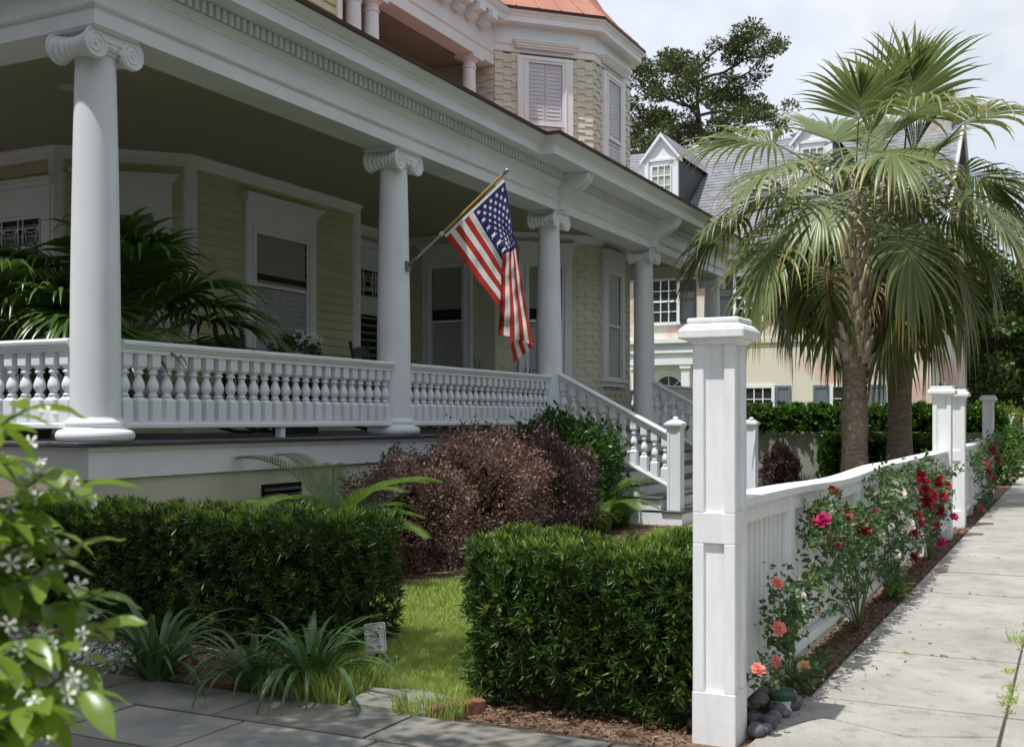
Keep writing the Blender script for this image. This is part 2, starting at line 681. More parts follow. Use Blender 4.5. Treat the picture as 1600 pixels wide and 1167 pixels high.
# lawn, beds
sheet('lawn', [(-3.62, 4.26), (-2.42, 4.26), (-2.42, 5.05), (-1.42, 5.12), (-1.42, 13.2), (-4.0, 13.2), (-4.35, 12.4), (-4.05, 10.6), (-4.2, 8.6), (-4.75, 7.0), (-4.6, 5.65), (-3.62, 5.55)], -0.004, LAWNM, 0.06)
sheet('garden_bed', [(-14, 4.27), (-1.42, 4.27), (-1.42, 13.2), (-4.2, 13.4), (-4.2, 21), (-14, 21)], -0.016, MULCHM, 0.05)
sheet('fence_bed', [(-1.43, 4.30), (-1.14, 4.30), (-1.14, 30), (-1.43, 30)], -0.010, MULCHM, 0.05)
sheet('side_yard', [(-30, 21.02), (-1.44, 21.02), (-1.44, 34), (-30, 34)], -0.014, LAWNM, 0.05)
sheet('front_path', [(-4.28, 13.3), (-1.44, 13.3), (-1.44, 17.4), (-4.28, 17.4)], -0.009, CONC, 0.05)


def inpoly(x, y, poly):
    r = np.zeros(len(x), bool)
    n = len(poly)
    for i in range(n):
        x0, y0 = poly[i]
        x1, y1 = poly[(i + 1) % n]
        c = ((y0 > y) != (y1 > y)) & (x < (x1 - x0) * (y - y0) / (y1 - y0 + 1e-12) + x0)
        r ^= c
    return r


LAWN = [(-3.55, 4.38), (-3.05, 4.25), (-2.42, 4.28), (-2.44, 5.05), (-1.42, 5.12), (-1.42, 13.2), (-4.0, 13.2), (-4.35, 12.4), (-4.05, 10.6), (-4.2, 8.6), (-4.75, 7.0), (-4.6, 5.65), (-3.55, 5.5)]


def blades(n, box, poly, h0, h1, w, extra=None):
    x = NR.uniform(box[0], box[1], n)
    y = NR.uniform(box[2], box[3], n)
    k = inpoly(x, y, poly)
    if extra is not None:
        k &= extra(x, y)
    x, y = x[k], y[k]
    n = len(x)
    h = NR.uniform(h0, h1, n)
    a = NR.uniform(0, 2 * math.pi, n)
    ln = NR.uniform(0.1, 0.75, n) * h
    la = NR.uniform(0, 2 * math.pi, n)
    sx, sy = np.cos(a) * w / 2, np.sin(a) * w / 2
    lx, ly = np.cos(la) * ln, np.sin(la) * ln
    z = np.zeros(n) - 0.01
    V = np.stack([np.stack([x - sx, y - sy, z], 1), np.stack([x + sx, y + sy, z], 1),
                  np.stack([x + sx * .8 + lx * .4, y + sy * .8 + ly * .4, h * .6], 1), np.stack([x - sx * .8 + lx * .4, y - sy * .8 + ly * .4, h * .6], 1),
                  np.stack([x + lx, y + ly, h], 1)], 1).reshape(-1, 3)
    i = np.arange(n) * 5
    Fc = np.concatenate([np.stack([i, i + 1, i + 2], 1), np.stack([i, i + 2, i + 3], 1), np.stack([i + 3, i + 2, i + 4], 1)])
    return V, Fc


stone_free = lambda x, y: ~((x > -3.0) & (x < -2.52) & (y > 4.2) & (y < 4.56))
g1 = blades(120000, (-3.7, -2.3, 4.2, 7.6), LAWN, 0.022, 0.065, 0.0048, stone_free)
g2 = blades(80000, (-4.8, -1.4, 5.0, 13.3), LAWN, 0.03, 0.07, 0.009)
g3 = blades(1500, (-3.55, -3.0, 4.22, 4.75), [(-3.5, 4.25), (-3.0, 4.2), (-3.0, 4.75), (-3.45, 4.7)], 0.07, 0.16, 0.006)
g4 = blades(500, (-2.75, -2.4, 4.22, 4.5), [(-2.8, 4.2), (-2.4, 4.2), (-2.4, 4.5), (-2.5, 4.5)], 0.05, 0.12, 0.006)
gv, gf = merge([g1, g2, g3, g4])
go = stuff(np_obj('lawn_grass', gv, gf, GRASS))
tag(go, 'sunlit green lawn grass behind and between the clipped hedges', 'grass')


def chips(n, box, z=0.0, ok=None, size=(0.012, 0.045)):
    P = np.stack([NR.uniform(box[0], box[1], n), NR.uniform(box[2], box[3], n), NR.uniform(-0.006, 0.014, n) + z], 1)
    if ok is not None:
        P = P[ok(P[:, 0], P[:, 1])]
    n = len(P)
    D = NR.normal(size=(n, 3)) * np.array([1, 1, 0.28])
    return leafset(P, D, NR.uniform(*size, n), NR.uniform(0.006, 0.016, n), 0.1)


notlawn = lambda x, y: ~inpoly(x, y, LAWN)
cv, cf = merge([chips(9000, (-6.0, -1.4, 4.28, 5.0), -0.008, notlawn), chips(3000, (-1.42, -1.13, 5.05, 8.5), -0.002), chips(3000, (-1.42, -1.13, 8.5, 20), -0.002, None, (0.03, 0.07)),
                chips(6500, (-6.0, -3.4, 5.5, 13.2), -0.008, notlawn, (0.03, 0.07)), chips(500, (-1.13, -0.75, 4.9, 9), 0.006, lambda x, y: NR.random(len(x)) < np.exp(-(x + 1.13) * 9))])
tag(stuff(np_obj('mulch_chips', cv, cf, CHIP)), 'brown bark mulch strewn under the hedges and along the fence', 'mulch')
# white shell gravel by the driveway, at the left
n = 5200
P = np.stack([NR.uniform(-6.2, -4.45, n), NR.uniform(3.85, 4.75, n), NR.uniform(0.0, 0.016, n)], 1)
P = P[(P[:, 1] > 4.26) | (P[:, 0] < -4.75 - (P[:, 1] - 3.85))]
SHELL = LM('shell_gravel', (0.30, 0.30, 0.31), (0.75, 0.75, 0.76), 0.0, 0.5)
gv, gf = leafset(P, NR.normal(size=(len(P), 3)) * np.array([1, 1, .5]), NR.uniform(0.014, 0.03, len(P)), NR.uniform(0.012, 0.026, len(P)), 0.3)
tag(stuff(np_obj('shell_gravel', gv, gf, SHELL)), 'white and grey shell gravel behind the jasmine at the driveway edge', 'gravel')

# ================================================================== THE HOUSE WITH THE PORCH
H = thing('victorian_house', 'cream and white two storey house with wraparound columned porch and corner turret', 'house', (-9.0, 13.0, 0))
XC = -6.22
COLS = [5.83, 9.74, 13.53, 17.2, 21.0]
FZ, CT = 1.145, 4.02           # porch floor, column top


def frame(ox, oy, ux, uy):
    l = math.hypot(ux, uy)
    ux, uy = ux / l, uy / l
    nx, ny = uy, -ux

    def fr(a, b, c=0.0):
        return (ox + ux * a + nx * c, oy + uy * a + ny * c, b)
    fr.o, fr.u, fr.n = (ox, oy), (ux, uy), (nx, ny)

    def hit(px):
        d = ray(px)
        # d*t = o + u*a
        det = d[0] * (-uy) - (-ux) * d[1]
        t = (ox * (-uy) - (-ux) * oy) / det
        a = (d[0] * oy - d[1] * ox) / det
        return a, t

    def at(px, py):
        a, t = hit(px)
        return a, EZ_ - (py - HY_) / F_ * t
    fr.at = at
    return fr


# foundation, skirt, floor
fpath = [(-14, 5.62), (-6.06, 5.62), (-6.06, 20.98), (-14, 20.98)]
b = B().sweep([(-0.12, -0.1), (0, -0.1), (0, 0.885), (-0.12, 0.885)], [(-6.06, 5.62), (-6.06, 20.98), (-14, 20.98)])
fnd = obj('foundation_wall', b, FOUND, H)
for i in range(4):
    obj('foundation_pier', B().box(-7.9 - i * 2.0, -7.5 - i * 2.0, 5.66, 6.0, -0.1, 0.884), FOUND, H)
p0, p1 = onx(408, 757, -6.06), onx(470, 795, -6.06)
b = B().box(-6.075, -6.050, p0.y, p1.y, p1.z - 0.05, p0.z)
vent = obj('foundation_vent', b, BLACKW, H)
for i in range(6):
    zz = p1.z - 0.03 + i * (p0.z - p1.z + 0.03) / 6
    obj('louver', B().add([(-6.048, p0.y + .02, zz), (-6.048, p1.y - .02, zz), (-6.03, p1.y - .02, zz - .02), (-6.03, p0.y + .02, zz - .02), (-6.048, p0.y + .02, zz + .008), (-6.048, p1.y - .02, zz + .008), (-6.03, p1.y - .02, zz - .012), (-6.03, p0.y + .02, zz - .012)],
        [(0, 1, 2, 3), (4, 7, 6, 5), (3, 2, 6, 7), (0, 3, 7, 4), (1, 5, 6, 2), (0, 4, 5, 1)]), BLACKW, vent)
obj('skirt_board', B().sweep([(0, 0.885), (0.03, 0.885), (0.03, 1.07), (0.045, 1.08), (0.045, 1.108), (0, 1.108)], fpath), WHITE, H)
ffloor = [(-14, 5.545), (-6.06, 5.545), (-6.06, 20.98), (-14, 20.98)]
pf = B().sweep([(-3.6, 1.11), (0.085, 1.11), (0.092, 1.122), (0.092, 1.137), (0.085, 1.145), (-3.6, 1.145)], ffloor)
porch_floor = obj('porch_floor', pf, FLOORG, H)

# columns
shaft_prof = [(0.0, 0)]
shaft = B()
hz = CT - FZ
prof = []
for i in range(15):
    t = i / 14
    r = 0.172 - 0.034 * max(0, (t - 0.2) / 0.8) ** 1.5
    prof.append((r, 0.16 + t * (hz - 0.16 - 0.17)))
prof += [(0.152, hz - 0.168), (0.158, hz - 0.155), (0.152, hz - 0.142), (0.14, hz - 0.14)]
shaft.lathe(prof, 40)
SHAFT_ME = shaft.mesh('column', WHITE, True)
SHAFT_ME.set_sharp_from_angle(angle=math.radians(50))
bs = B().lathe([(0.245, 0), (0.262, 0.012), (0.27, 0.035), (0.266, 0.06), (0.25, 0.078), (0.225, 0.082), (0.205, 0.09), (0.198, 0.105), (0.208, 0.118), (0.206, 0.135), (0.190, 0.145), (0.18, 0.165)], 40)
BASE_ME = bs.mesh('column_base', WHITE, True)
BASE_ME.set_sharp_from_angle(angle=math.radians(60))


def make_capital():
    b = B()
    # echinus with eggs
    b.lathe([(0.14, -0.16), (0.165, -0.15), (0.185, -0.115), (0.18, -0.09), (0.15, -0.085)], 28)
    for i in range(18):
        a = 2 * math.pi * i / 18
        b.lathe([(0.0, -0.150), (0.012, -0.145), (0.016, -0.125), (0.012, -0.105), (0.0, -0.1)], 6, (0.176 * math.cos(a), 0.176 * math.sin(a), 0))
    # bolsters, axis along x, ribbed
    for sy in (-1, 1):
        pts, rad = [], []
        for i in range(71):
            t = -1 + 2 * i / 70
            pts.append((t * 0.172, sy * 0.165, -0.125))
            rad.append(0.060 + 0.040 * abs(t) ** 2.0 + 0.009 * math.cos(t * 24))
        b.tube(pts, rad, 20)
        for sx in (-1, 1):
            b.tube([(sx * 0.168, sy * 0.165, -0.125), (sx * 0.183, sy * 0.165, -0.125)], [0.106, 0.104], 28)
            sp = []
            for i in range(46):
                t = i / 45
                r = 0.098 * (1 - t) ** 1.0 + 0.014
                an = math.pi / 2 + sy * (-1) * t * 2.55 * 2 * math.pi
                sp.append((sx * 0.185, sy * 0.165 + r * math.cos(an), -0.125 + r * math.sin(an)))
            b.tube(sp, [0.0085 * (1 - 0.45 * i / 45) for i in range(46)], 6)
            b.tube([(sx * 0.18, sy * 0.165, -0.125), (sx * 0.194, sy * 0.165, -0.125)], [0.017, 0.012], 10)
    # cushion between the volutes
    for sx in (-1, 1):
        x0, x1 = (0.10, 0.178) if sx > 0 else (-0.178, -0.10)
        b.box(x0, x1, -0.165, 0.165, -0.085, -0.02)
        b.tube([(sx * 0.18, -0.165, -0.024), (sx * 0.18, 0.165, -0.024)], 0.009, 6)
        b.tube([(sx * 0.18, -0.12, -0.086), (sx * 0.18, 0, -0.094), (sx * 0.18, 0.12, -0.086)], 0.008, 6)
    b.box(-0.15, 0.15, -0.15, 0.15, -0.09, -0.03)
    # abacus
    b.frustum(0, 0, 0.40, 0.44, -0.030, -0.012)
    b.box(-0.222, 0.222, -0.222, 0.222, -0.012, -0.002)
    me = b.mesh('capital', WHITE, True)
    me.set_sharp_from_angle(angle=math.radians(40))
    return me


CAP_ME = make_capital()
col_xy = [(XC, yy) for yy in COLS] + [(-10.1, 5.83)]
for (cx, cy) in col_xy:
    co = link('column', SHAFT_ME, H, (cx, cy, FZ))
    link('column_base', BASE_ME, co, (cx, cy, FZ))
    link('capital', CAP_ME, co, (cx, cy, CT))

# entablature
epath = [(-14, 5.83), (XC, 5.83), (XC, 21.0), (-9.5, 21.0)]
ent = obj('entablature', B().sweep([(-0.18, 4.02), (0.18, 4.02), (0.18, 4.142), (0.192, 4.146), (0.205, 4.152), (0.212, 4.166), (0.205, 4.178), (0.188, 4.184), (0.188, 4.334),
                                    (0.20, 4.338), (0.208, 4.352), (0.222, 4.362), (0.228, 4.378), (0.262, 4.386), (0.262, 4.390), (0.225, 4.392), (0.225, 4.52), (-0.18, 4.52)], epath), WHITE, H, bevel=0.003)
dm = B().box(0, 0.055, -0.022, 0.022, 0, 0.092).mesh('dentil', WHITE)
ys_ = np.arange(5.62, 21.2, 0.078)
for yy in ys_:
    if abs(yy - 13.53) < 0.10 or abs(yy - 17.2) < 0.10:
        continue
    link('dentil', dm, ent, (XC + 0.226, yy, 4.398))
for xx in np.arange(-6.1, -9.3, -0.074):
    link('dentil', dm, ent, (xx, 5.83 - 0.226, 4.398), (0, 0, -math.pi / 2))
jog = [(-14, 5.83), (XC, 5.83), (XC, 12.78), (XC + 0.17, 12.78), (XC + 0.17, 17.95), (XC, 17.95), (XC, 21.0), (-9.5, 21.0)]
cor = obj('cornice', B().sweep([(-0.1, 4.50), (0.44, 4.50), (0.448, 4.493), (0.46, 4.493), (0.46, 4.602), (0.472, 4.606), (0.476, 4.618), (0.488, 4.630), (0.512, 4.642), (0.535, 4.660), (0.548, 4.682), (0.565, 4.690), (-0.1, 4.690)], jog), WHITE, H, bevel=0.002)
obj('roof_edge', B().sweep([(-0.1, 4.692), (0.592, 4.692), (0.598, 4.722), (0.55, 4.742), (-0.1, 4.76)], jog), DRIP, H)
obj('porch_roof', B().sweep([(-2.6, 5.18), (0.40, 4.752), (0.40, 4.765), (-2.6, 5.22)], epath), COPPER, H)
cq = onz(112, 137, 4.25)
obj('ceiling_vent', B().lathe([(0.10, 4.238), (0.115, 4.242), (0.115, 4.249)], 20, (cq.x, cq.y, 0)), BLIND, H)
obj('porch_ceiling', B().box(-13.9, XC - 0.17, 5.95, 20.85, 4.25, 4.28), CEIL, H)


def console(y):
    b = B()
    n = 18
    pr = []
    for i in range(n + 1):
        t = i / n
        # S curve from the architrave foot out to the cornice
        sg = 1 / (1 + math.exp(-9.5 * (t - 0.52)))
        o = 0.205 + 0.36 * sg + 0.03 * t
        pr.append((o, 4.045 + t * 0.453))
    inner = [(0.16, 4.498), (0.16, 4.045)]
    poly = pr + inner
    m = len(poly)
    hw = 0.09
    vs = [(XC + o, y - hw, z) for o, z in poly] + [(XC + o, y + hw, z) for o, z in poly]
    fs = [tuple(range(m)), tuple(range(2 * m - 1, m - 1, -1))] + [(i, m + i, m + (i + 1) % m, (i + 1) % m) for i in range(m)]
    b.add(vs, fs)
    for dy in (-0.074, -0.036, 0.036, 0.074):
        b.tube([(XC + o + 0.004, y + dy, z) for o, z in pr], 0.016, 6)
    return obj('bracket', b, WHITE, H)


console(13.53)
console(17.2)

# railings ------------------------------------------------------
RT, RB = 1.872, 1.232


def baluster_mesh():
    b = B()
    h = 0.515
    w = 0.092
    b.box(-w / 2, w / 2, -w / 2, w / 2, 0, 0.155)
    b.frustum(0, 0, w, 0.046, 0.155, 0.182)
    b.lathe([(0.022, 0.18), (0.036, 0.186), (0.038, 0.194), (0.026, 0.204), (0.024, 0.212), (0.034, 0.224), (0.044, 0.246), (0.045, 0.266), (0.038, 0.292), (0.026, 0.318), (0.021, 0.336), (0.024, 0.346), (0.036, 0.353), (0.037, 0.362), (0.026, 0.371), (0.024, 0.380)], 14)
    b.frustum(0, 0, 0.046, w * 0.9, 0.380, 0.408)
    b.box(-w * .45, w * .45, -w * .45, w * .45, 0.408, h)
    me = b.mesh('baluster', WHITE, True)
    me.set_sharp_from_angle(angle=math.radians(35))
    return me


BAL = baluster_mesh()
RAILP = [(-0.05, -0.09), (0.05, -0.09), (0.05, -0.062), (0.062, -0.055), (0.066, -0.040), (0.078, -0.034), (0.082, -0.016), (0.07, -0.004), (0.03, 0.006), (-0.03, 0.006), (-0.07, -0.004), (-0.082, -0.016), (-0.078, -0.034), (-0.066, -0.040), (-0.062, -0.055), (-0.05, -0.062)]
BRP = [(-0.052, 0), (0.052, 0), (0.058, 0.008), (0.058, 0.032), (0.05, 0.042), (0.05, 0.056), (-0.05, 0.056), (-0.05, 0.042), (-0.058, 0.032), (-0.058, 0.008)]


def railing(p0, p1, blocks=()):
    r = obj('porch_railing', B().sweep([(o, RT + z) for o, z in RAILP], [p0, p1]), WHITE, H)
    obj('bottom_rail', B().sweep([(o, RB + z) for o, z in BRP], [p0, p1]), WHITE, r)
    d = Vector(p1) - Vector(p0)
    n = max(1, round(d.length / 0.1455))
    for i in range(n):
        q = Vector(p0) + d * ((i + 0.5) / n)
        link('baluster', BAL, r, (q.x, q.y, RB + 0.052))
    for t in blocks:
        q = Vector(p0) + d * t
        obj('rail_block', B().box(q.x - 0.03, q.x + 0.03, q.y - 0.03, q.y + 0.03, FZ, RB + 0.005), WHITE, r)
    return r


railing((XC + 0.04, COLS[0] + 0.155), (XC + 0.04, COLS[1] - 0.155), (0.52,))
railing((XC + 0.04, COLS[1] + 0.155), (XC + 0.04, COLS[2] - 0.155), (0.60,))
railing((XC + 0.04, COLS[3] + 0.155), (XC + 0.04, COLS[4] - 0.155), (0.5,))
railing((-9.95, 5.79), (XC - 0.155, 5.79), (0.5,))
railing((XC - 0.155, 21.0), (-8.1, 21.0), (0.5,))

# stairs ----------------------------------------------------------
NRIS = 7
RISE = FZ / NRIS
TR = 0.278
X0 = -4.32
SY0, SY1 = 13.36, 17.38
sb = B()
for i in range(NRIS - 1):
    xf = X0 - i * TR
    sb.box(-5.99 if i else -5.99, xf - 0.025, SY0 + 0.03, SY1 - 0.03, max(0, RISE * i) - (0.03 if i == 0 else 0.0), RISE * (i + 1) - 0.032 - 0.001 * i)
stairs = obj('stairs', sb, WHITE, H)
for i in range(NRIS - 1):
    xf = X0 - i * TR
    obj('tread', B().box(xf - TR - 0.012, xf, SY0, SY1, RISE * (i + 1) - 0.030, RISE * (i + 1)), FLOORG, stairs, bevel=0.006)


def slope_sweep(prof, a, c, mats):
    """profile (out, up) along a straight sloped line"""
    a, c = Vector(a), Vector(c)
    t = (c - a)
    side = Vector((t.y, -t.x, 0)).normalized()
    m = len(prof)
    vs = [tuple(a + side * o + Vector((0, 0, z))) for o, z in prof] + [tuple(c + side * o + Vector((0, 0, z))) for o, z in prof]
    fs = [tuple(range(m - 1, -1, -1)), tuple(range(m, 2 * m))] + [(i, (i + 1) % m, m + (i + 1) % m, m + i) for i in range(m)]
    return B().add(vs, fs)


NX = -4.475
for cy, ny in ((13.53, 13.53), (17.2, 17.22)):
    a_top = (XC + 0.14, cy, RT + 0.05)
    e_top = (NX - 0.07, ny, RT + 0.05 - (RT + 0.05 - 1.13))
    sr = obj('stair_railing', slope_sweep(RAILP, a_top, e_top, WHITE), WHITE, H)
    dz = -0.70
    a_b = (a_top[0], cy, a_top[2] + dz)
    e_b = (e_top[0], ny, e_top[2] + dz + 0.01)
    obj('bottom_rail', slope_sweep(BRP, a_b, e_b, WHITE), WHITE, sr)
    for i in range(11):
        t = (i + 0.55) / 11
        q = Vector(a_b).lerp(Vector(e_b), t)
        link('baluster', BAL, sr, (q.x, q.y, q.z + 0.036), None, (1, 1, 1.12))
    nw = B()
    nw.box(NX - 0.075, NX + 0.075, ny - 0.075, ny + 0.075, RISE, 1.20)
    for s in (-1, 1):
        nw.box(NX - 0.085, NX - 0.055, ny + s * 0.07 - 0.015 * 1, ny + s * 0.07 + 0.015, RISE, 1.20)
        nw.box(NX + 0.055, NX + 0.085, ny + s * 0.07 - 0.015, ny + s * 0.07 + 0.015, RISE, 1.20)
    n_ = obj('newel_post', nw, WHITE, sr)
    cp = B()
    cp.frustum(NX, ny, 0.19, 0.225, 1.20, 1.225)
    cp.box(NX - 0.117, NX + 0.117, ny - 0.117, ny + 0.117, 1.225, 1.25)
    cp.frustum(NX, ny, 0.22, 0.09, 1.25, 1.295)
    cp.lathe([(0.03, 1.295), (0.038, 1.305), (0.034, 1.322), (0.015, 1.335)], 14, (NX, ny, 0))
    obj('newel_cap', cp, WHITE, sr)

# house walls under the porch -------------------------------------
TC, TA = (-9.0, 17.73), 1.67
OCT = []
Rr = TA / 2 / math.sin(math.pi / 8)
for k_ in range(8):
    an = -math.pi / 8 + k_ * math.pi / 4
    OCT.append((TC[0] + Rr * math.cos(an), TC[1] + Rr * math.sin(an)))
# OCT[0] = P2 (+x, low y), OCT[1] = P1 (+x, high y), OCT[7] = P3, OCT[6] = P4
P2, P1, P3, P4, P0 = OCT[0], OCT[1], OCT[7], OCT[6], OCT[2]
WPATH = [(-15.5, 8.7), (-9.84, 8.7), (-8.88, 9.66), (-8.88, 12.9), (-9.75, 12.9), (-9.75, 15.8)]
FR = []
for i in range(len(WPATH) - 1):
    a, c = WPATH[i], WPATH[i + 1]
    FR.append((frame(a[0], a[1], c[0] - a[0], c[1] - a[1]), math.hypot(c[0] - a[0], c[1] - a[1])))
clap_cache = {}


def clap_mesh(L):
    key = round(L, 3)
    if key not in clap_cache:
        b = B()
        # wedge: thick at the foot
        b.add([(0, 0, 0), (0, -0.032, 0), (0, -0.030, -0.006), (0, -0.006, 0.118), (0, 0, 0.118), (L, 0, 0), (L, -0.032, 0), (L, -0.030, -0.006), (L, -0.006, 0.118), (L, 0, 0.118)],
              [(0, 1, 6, 5), (1, 3, 8, 6), (3, 4, 9, 8), (4, 0, 5, 9), (0, 4, 3, 1), (5, 6, 8, 9)])
        clap_cache[key] = b.mesh('clapboard', CREAM)
    return clap_cache[key]


def clap_wall(fr, L, z0, z1, parent=H, name='wall'):
    wl = B().fbox(fr, 0, L, z0, z1, -0.15, 0.0)
    wo = obj(name, wl, CREAM, parent)
    me = clap_mesh(L)
    ang = math.atan2(fr.u[1], fr.u[0])
    z = z0
    while z < z1 - 0.02:
        link('clapboard', me, wo, fr(0, z, 0.001), (0, 0, ang))
        z += 0.113
    return wo


for i, (fr, L_) in enumerate(FR):
    if i == 0:
        clap_wall(fr, L_, FZ + 0.001, 4.249)
    elif i == 3:
        obj('wall', B().fbox(fr, 0.0, L_, FZ + 0.001, 4.249, -0.1, 0.0), CREAM, H)
    else:
        clap_wall(fr, L_, FZ + 0.001, 4.249)

# corner boards and frieze moulding under the ceiling
for (x_, y_) in WPATH[1:4]:
    obj('corner_board', B().lathe([(0.105, FZ + 0.001), (0.105, 4.18)], 8, (x_ - 0.03 if x_ < -9 else x_ - 0.035, y_ + 0.03, 0)), WHITE, H)
obj('crown_moulding', B().sweep([(0.0, 4.12), (0.03, 4.12), (0.035, 4.16), (0.06, 4.18), (0.085, 4.22), (0.09, 4.248), (0.0, 4.248)], WPATH), WHITE, H)


def window(parent, fr, ac, w, z0, z1, head=0.34, tw=0.12, meet=None, style='shade', gm=None, c0=0.024, crown=True, sill=True, tn=0.045):
    gm = gm or GLASS
    meet = meet or (z0 + z1) / 2
    a0, a1 = ac - w / 2, ac + w / 2
    b = B()
    b.fbox(fr, a0 - tw, a0, z0, z1, 0, c0 + tn)
    b.fbox(fr, a1, a1 + tw, z0, z1, 0, c0 + tn)
    b.fbox(fr, a0 - tw, a1 + tw, z1, z1 + head - 0.10, 0, c0 + tn + 0.001)
    b.fbox(fr, a0 - 0.03, a0 + 0.001, z0, z1 + 0.03, 0, c0 + tn + 0.012)
    b.fbox(fr, a1 - 0.001, a1 + 0.03, z0, z1 + 0.03, 0, c0 + tn + 0.012)
    b.fbox(fr, a0 - 0.03, a1 + 0.03, z1 - 0.001, z1 + 0.032, 0, c0 + tn + 0.013)
    if crown:
        e = tw + 0.02
        for k_, (dz0, dz1, oo) in enumerate(((0.10, 0.075, 0.03), (0.075, 0.04, 0.05), (0.04, 0.02, 0.075), (0.02, 0.0, 0.09))):
            b.fbox(fr, a0 - tw - oo + 0.02, a1 + tw + oo - 0.02, z1 + head - dz0, z1 + head - dz1, 0, c0 + tn + oo)
    if sill:
        b.fbox(fr, a0 - tw - 0.04, a1 + tw + 0.04, z0 - 0.05, z0, 0, c0 + tn + 0.045)
        b.fbox(fr, a0 - tw, a1 + tw, z0 - 0.13, z0 - 0.05, 0, c0 + tn - 0.005)
    wo = obj('window', b, WHITE, parent, bevel=0.003)
    # dark room behind, blind, panes, sashes
    obj('window_recess', B().fbox(fr, a0, a1, z0, z1, 0, c0 + 0.001), DARKIN, wo)
    sw = 0.045
    for (za, zb, cc) in ((meet - 0.02, z1, c0 + 0.022), (z0, meet + 0.02, c0 + 0.010)):
        s = B()
        s.fbox(fr, a0, a0 + sw, za, zb, cc, cc + 0.02)
        s.fbox(fr, a1 - sw, a1, za, zb, cc, cc + 0.02)
        s.fbox(fr, a0 + sw, a1 - sw, zb - sw * 0.9, zb, cc, cc + 0.019)
        s.fbox(fr, a0 + sw, a1 - sw, za, za + sw * 0.9, cc, cc + 0.019)
        so_ = obj('sash', s, WHITE, wo)
        obj('pane', B().fbox(fr, a0 + sw - 0.005, a1 - sw + 0.005, za + 0.02, zb - 0.02, cc + 0.006, cc + 0.010), gm, wo)
    if style == 'shade':
        obj('roller_shade', B().fbox(fr, a0 + sw, a1 - sw, meet + 0.22 * (z1 - meet), z1 - 0.02, c0 + 0.002, c0 + 0.006), BLIND, wo)
        obj('inner_shutter', slats(fr, a0 + sw, a1 - sw, z0 + 0.04, meet - 0.03, c0 + 0.002), SHUT, wo)
    elif style == 'shutter':
        obj('inner_shutter', slats(fr, a0 + sw, a1 - sw, meet + 0.02, z1 - 0.03, c0 + 0.002), SHUT, wo)
        obj('inner_shutter', slats(fr, a0 + sw, a1 - sw, z0 + 0.04, meet - 0.03, c0 + 0.002), SHUT, wo)
    elif style == 'curtain':
        s = B()
        n = 24
        vs = []
        for i in range(n + 1):
            t = i / n
            cc = c0 + 0.004 + 0.002 * math.sin(t * 40)
            vs += [fr(a0 + sw + t * (a1 - a0 - 2 * sw), z0 + 0.05, cc), fr(a0 + sw + t * (a1 - a0 - 2 * sw), z1 - 0.03, cc)]
        s.add(vs, [(2 * i, 2 * i + 2, 2 * i + 3, 2 * i + 1) for i in range(n)])
        obj('lace_curtain', s, BLIND, wo)
    return wo


def slats(fr, a0, a1, z0, z1, c):
    s = B()
    mid = (a0 + a1) / 2
    for (p, q) in ((a0, mid - 0.004), (mid + 0.004, a1)):
        s.fbox(fr, p, p + 0.035, z0, z1, c, c + 0.008)
        s.fbox(fr, q - 0.035, q, z0, z1, c, c + 0.008)
        s.fbox(fr, p + 0.035, q - 0.035, z1 - 0.06, z1, c, c + 0.007)
        s.fbox(fr, p + 0.035, q - 0.035, z0, z0 + 0.06, c, c + 0.007)
        z = z0 + 0.075
        while z < z1 - 0.075:
            v = [fr(p + 0.03, z, c + 0.009), fr(q - 0.03, z, c + 0.009), fr(q - 0.03, z + 0.055, c + 0.001), fr(p + 0.03, z + 0.055, c + 0.001),
                 fr(p + 0.03, z - 0.006, c + 0.006), fr(q - 0.03, z - 0.006, c + 0.006)]
            s.add(v, [(0, 1, 2, 3), (4, 5, 1, 0)])
            z += 0.062
    return s


# first floor windows, from where the photo shows them on each wall
fr1, L1 = FR[2]
aL, zt = fr1.at(391, 331)
aR, _ = fr1.at(477, 352)
_, zm = fr1.at(440, 452)
window(H, fr1, (aL + aR) / 2, aR - aL, 1.62, 3.58, head=0.42, tw=0.15, meet=zm, style='shade')
frc, Lc = FR[1]
window(H, frc, Lc * 0.5, 0.70, 1.62, 3.58, head=0.42, tw=0.15, meet=2.75, style='shade')
fr0, L0 = FR[0]


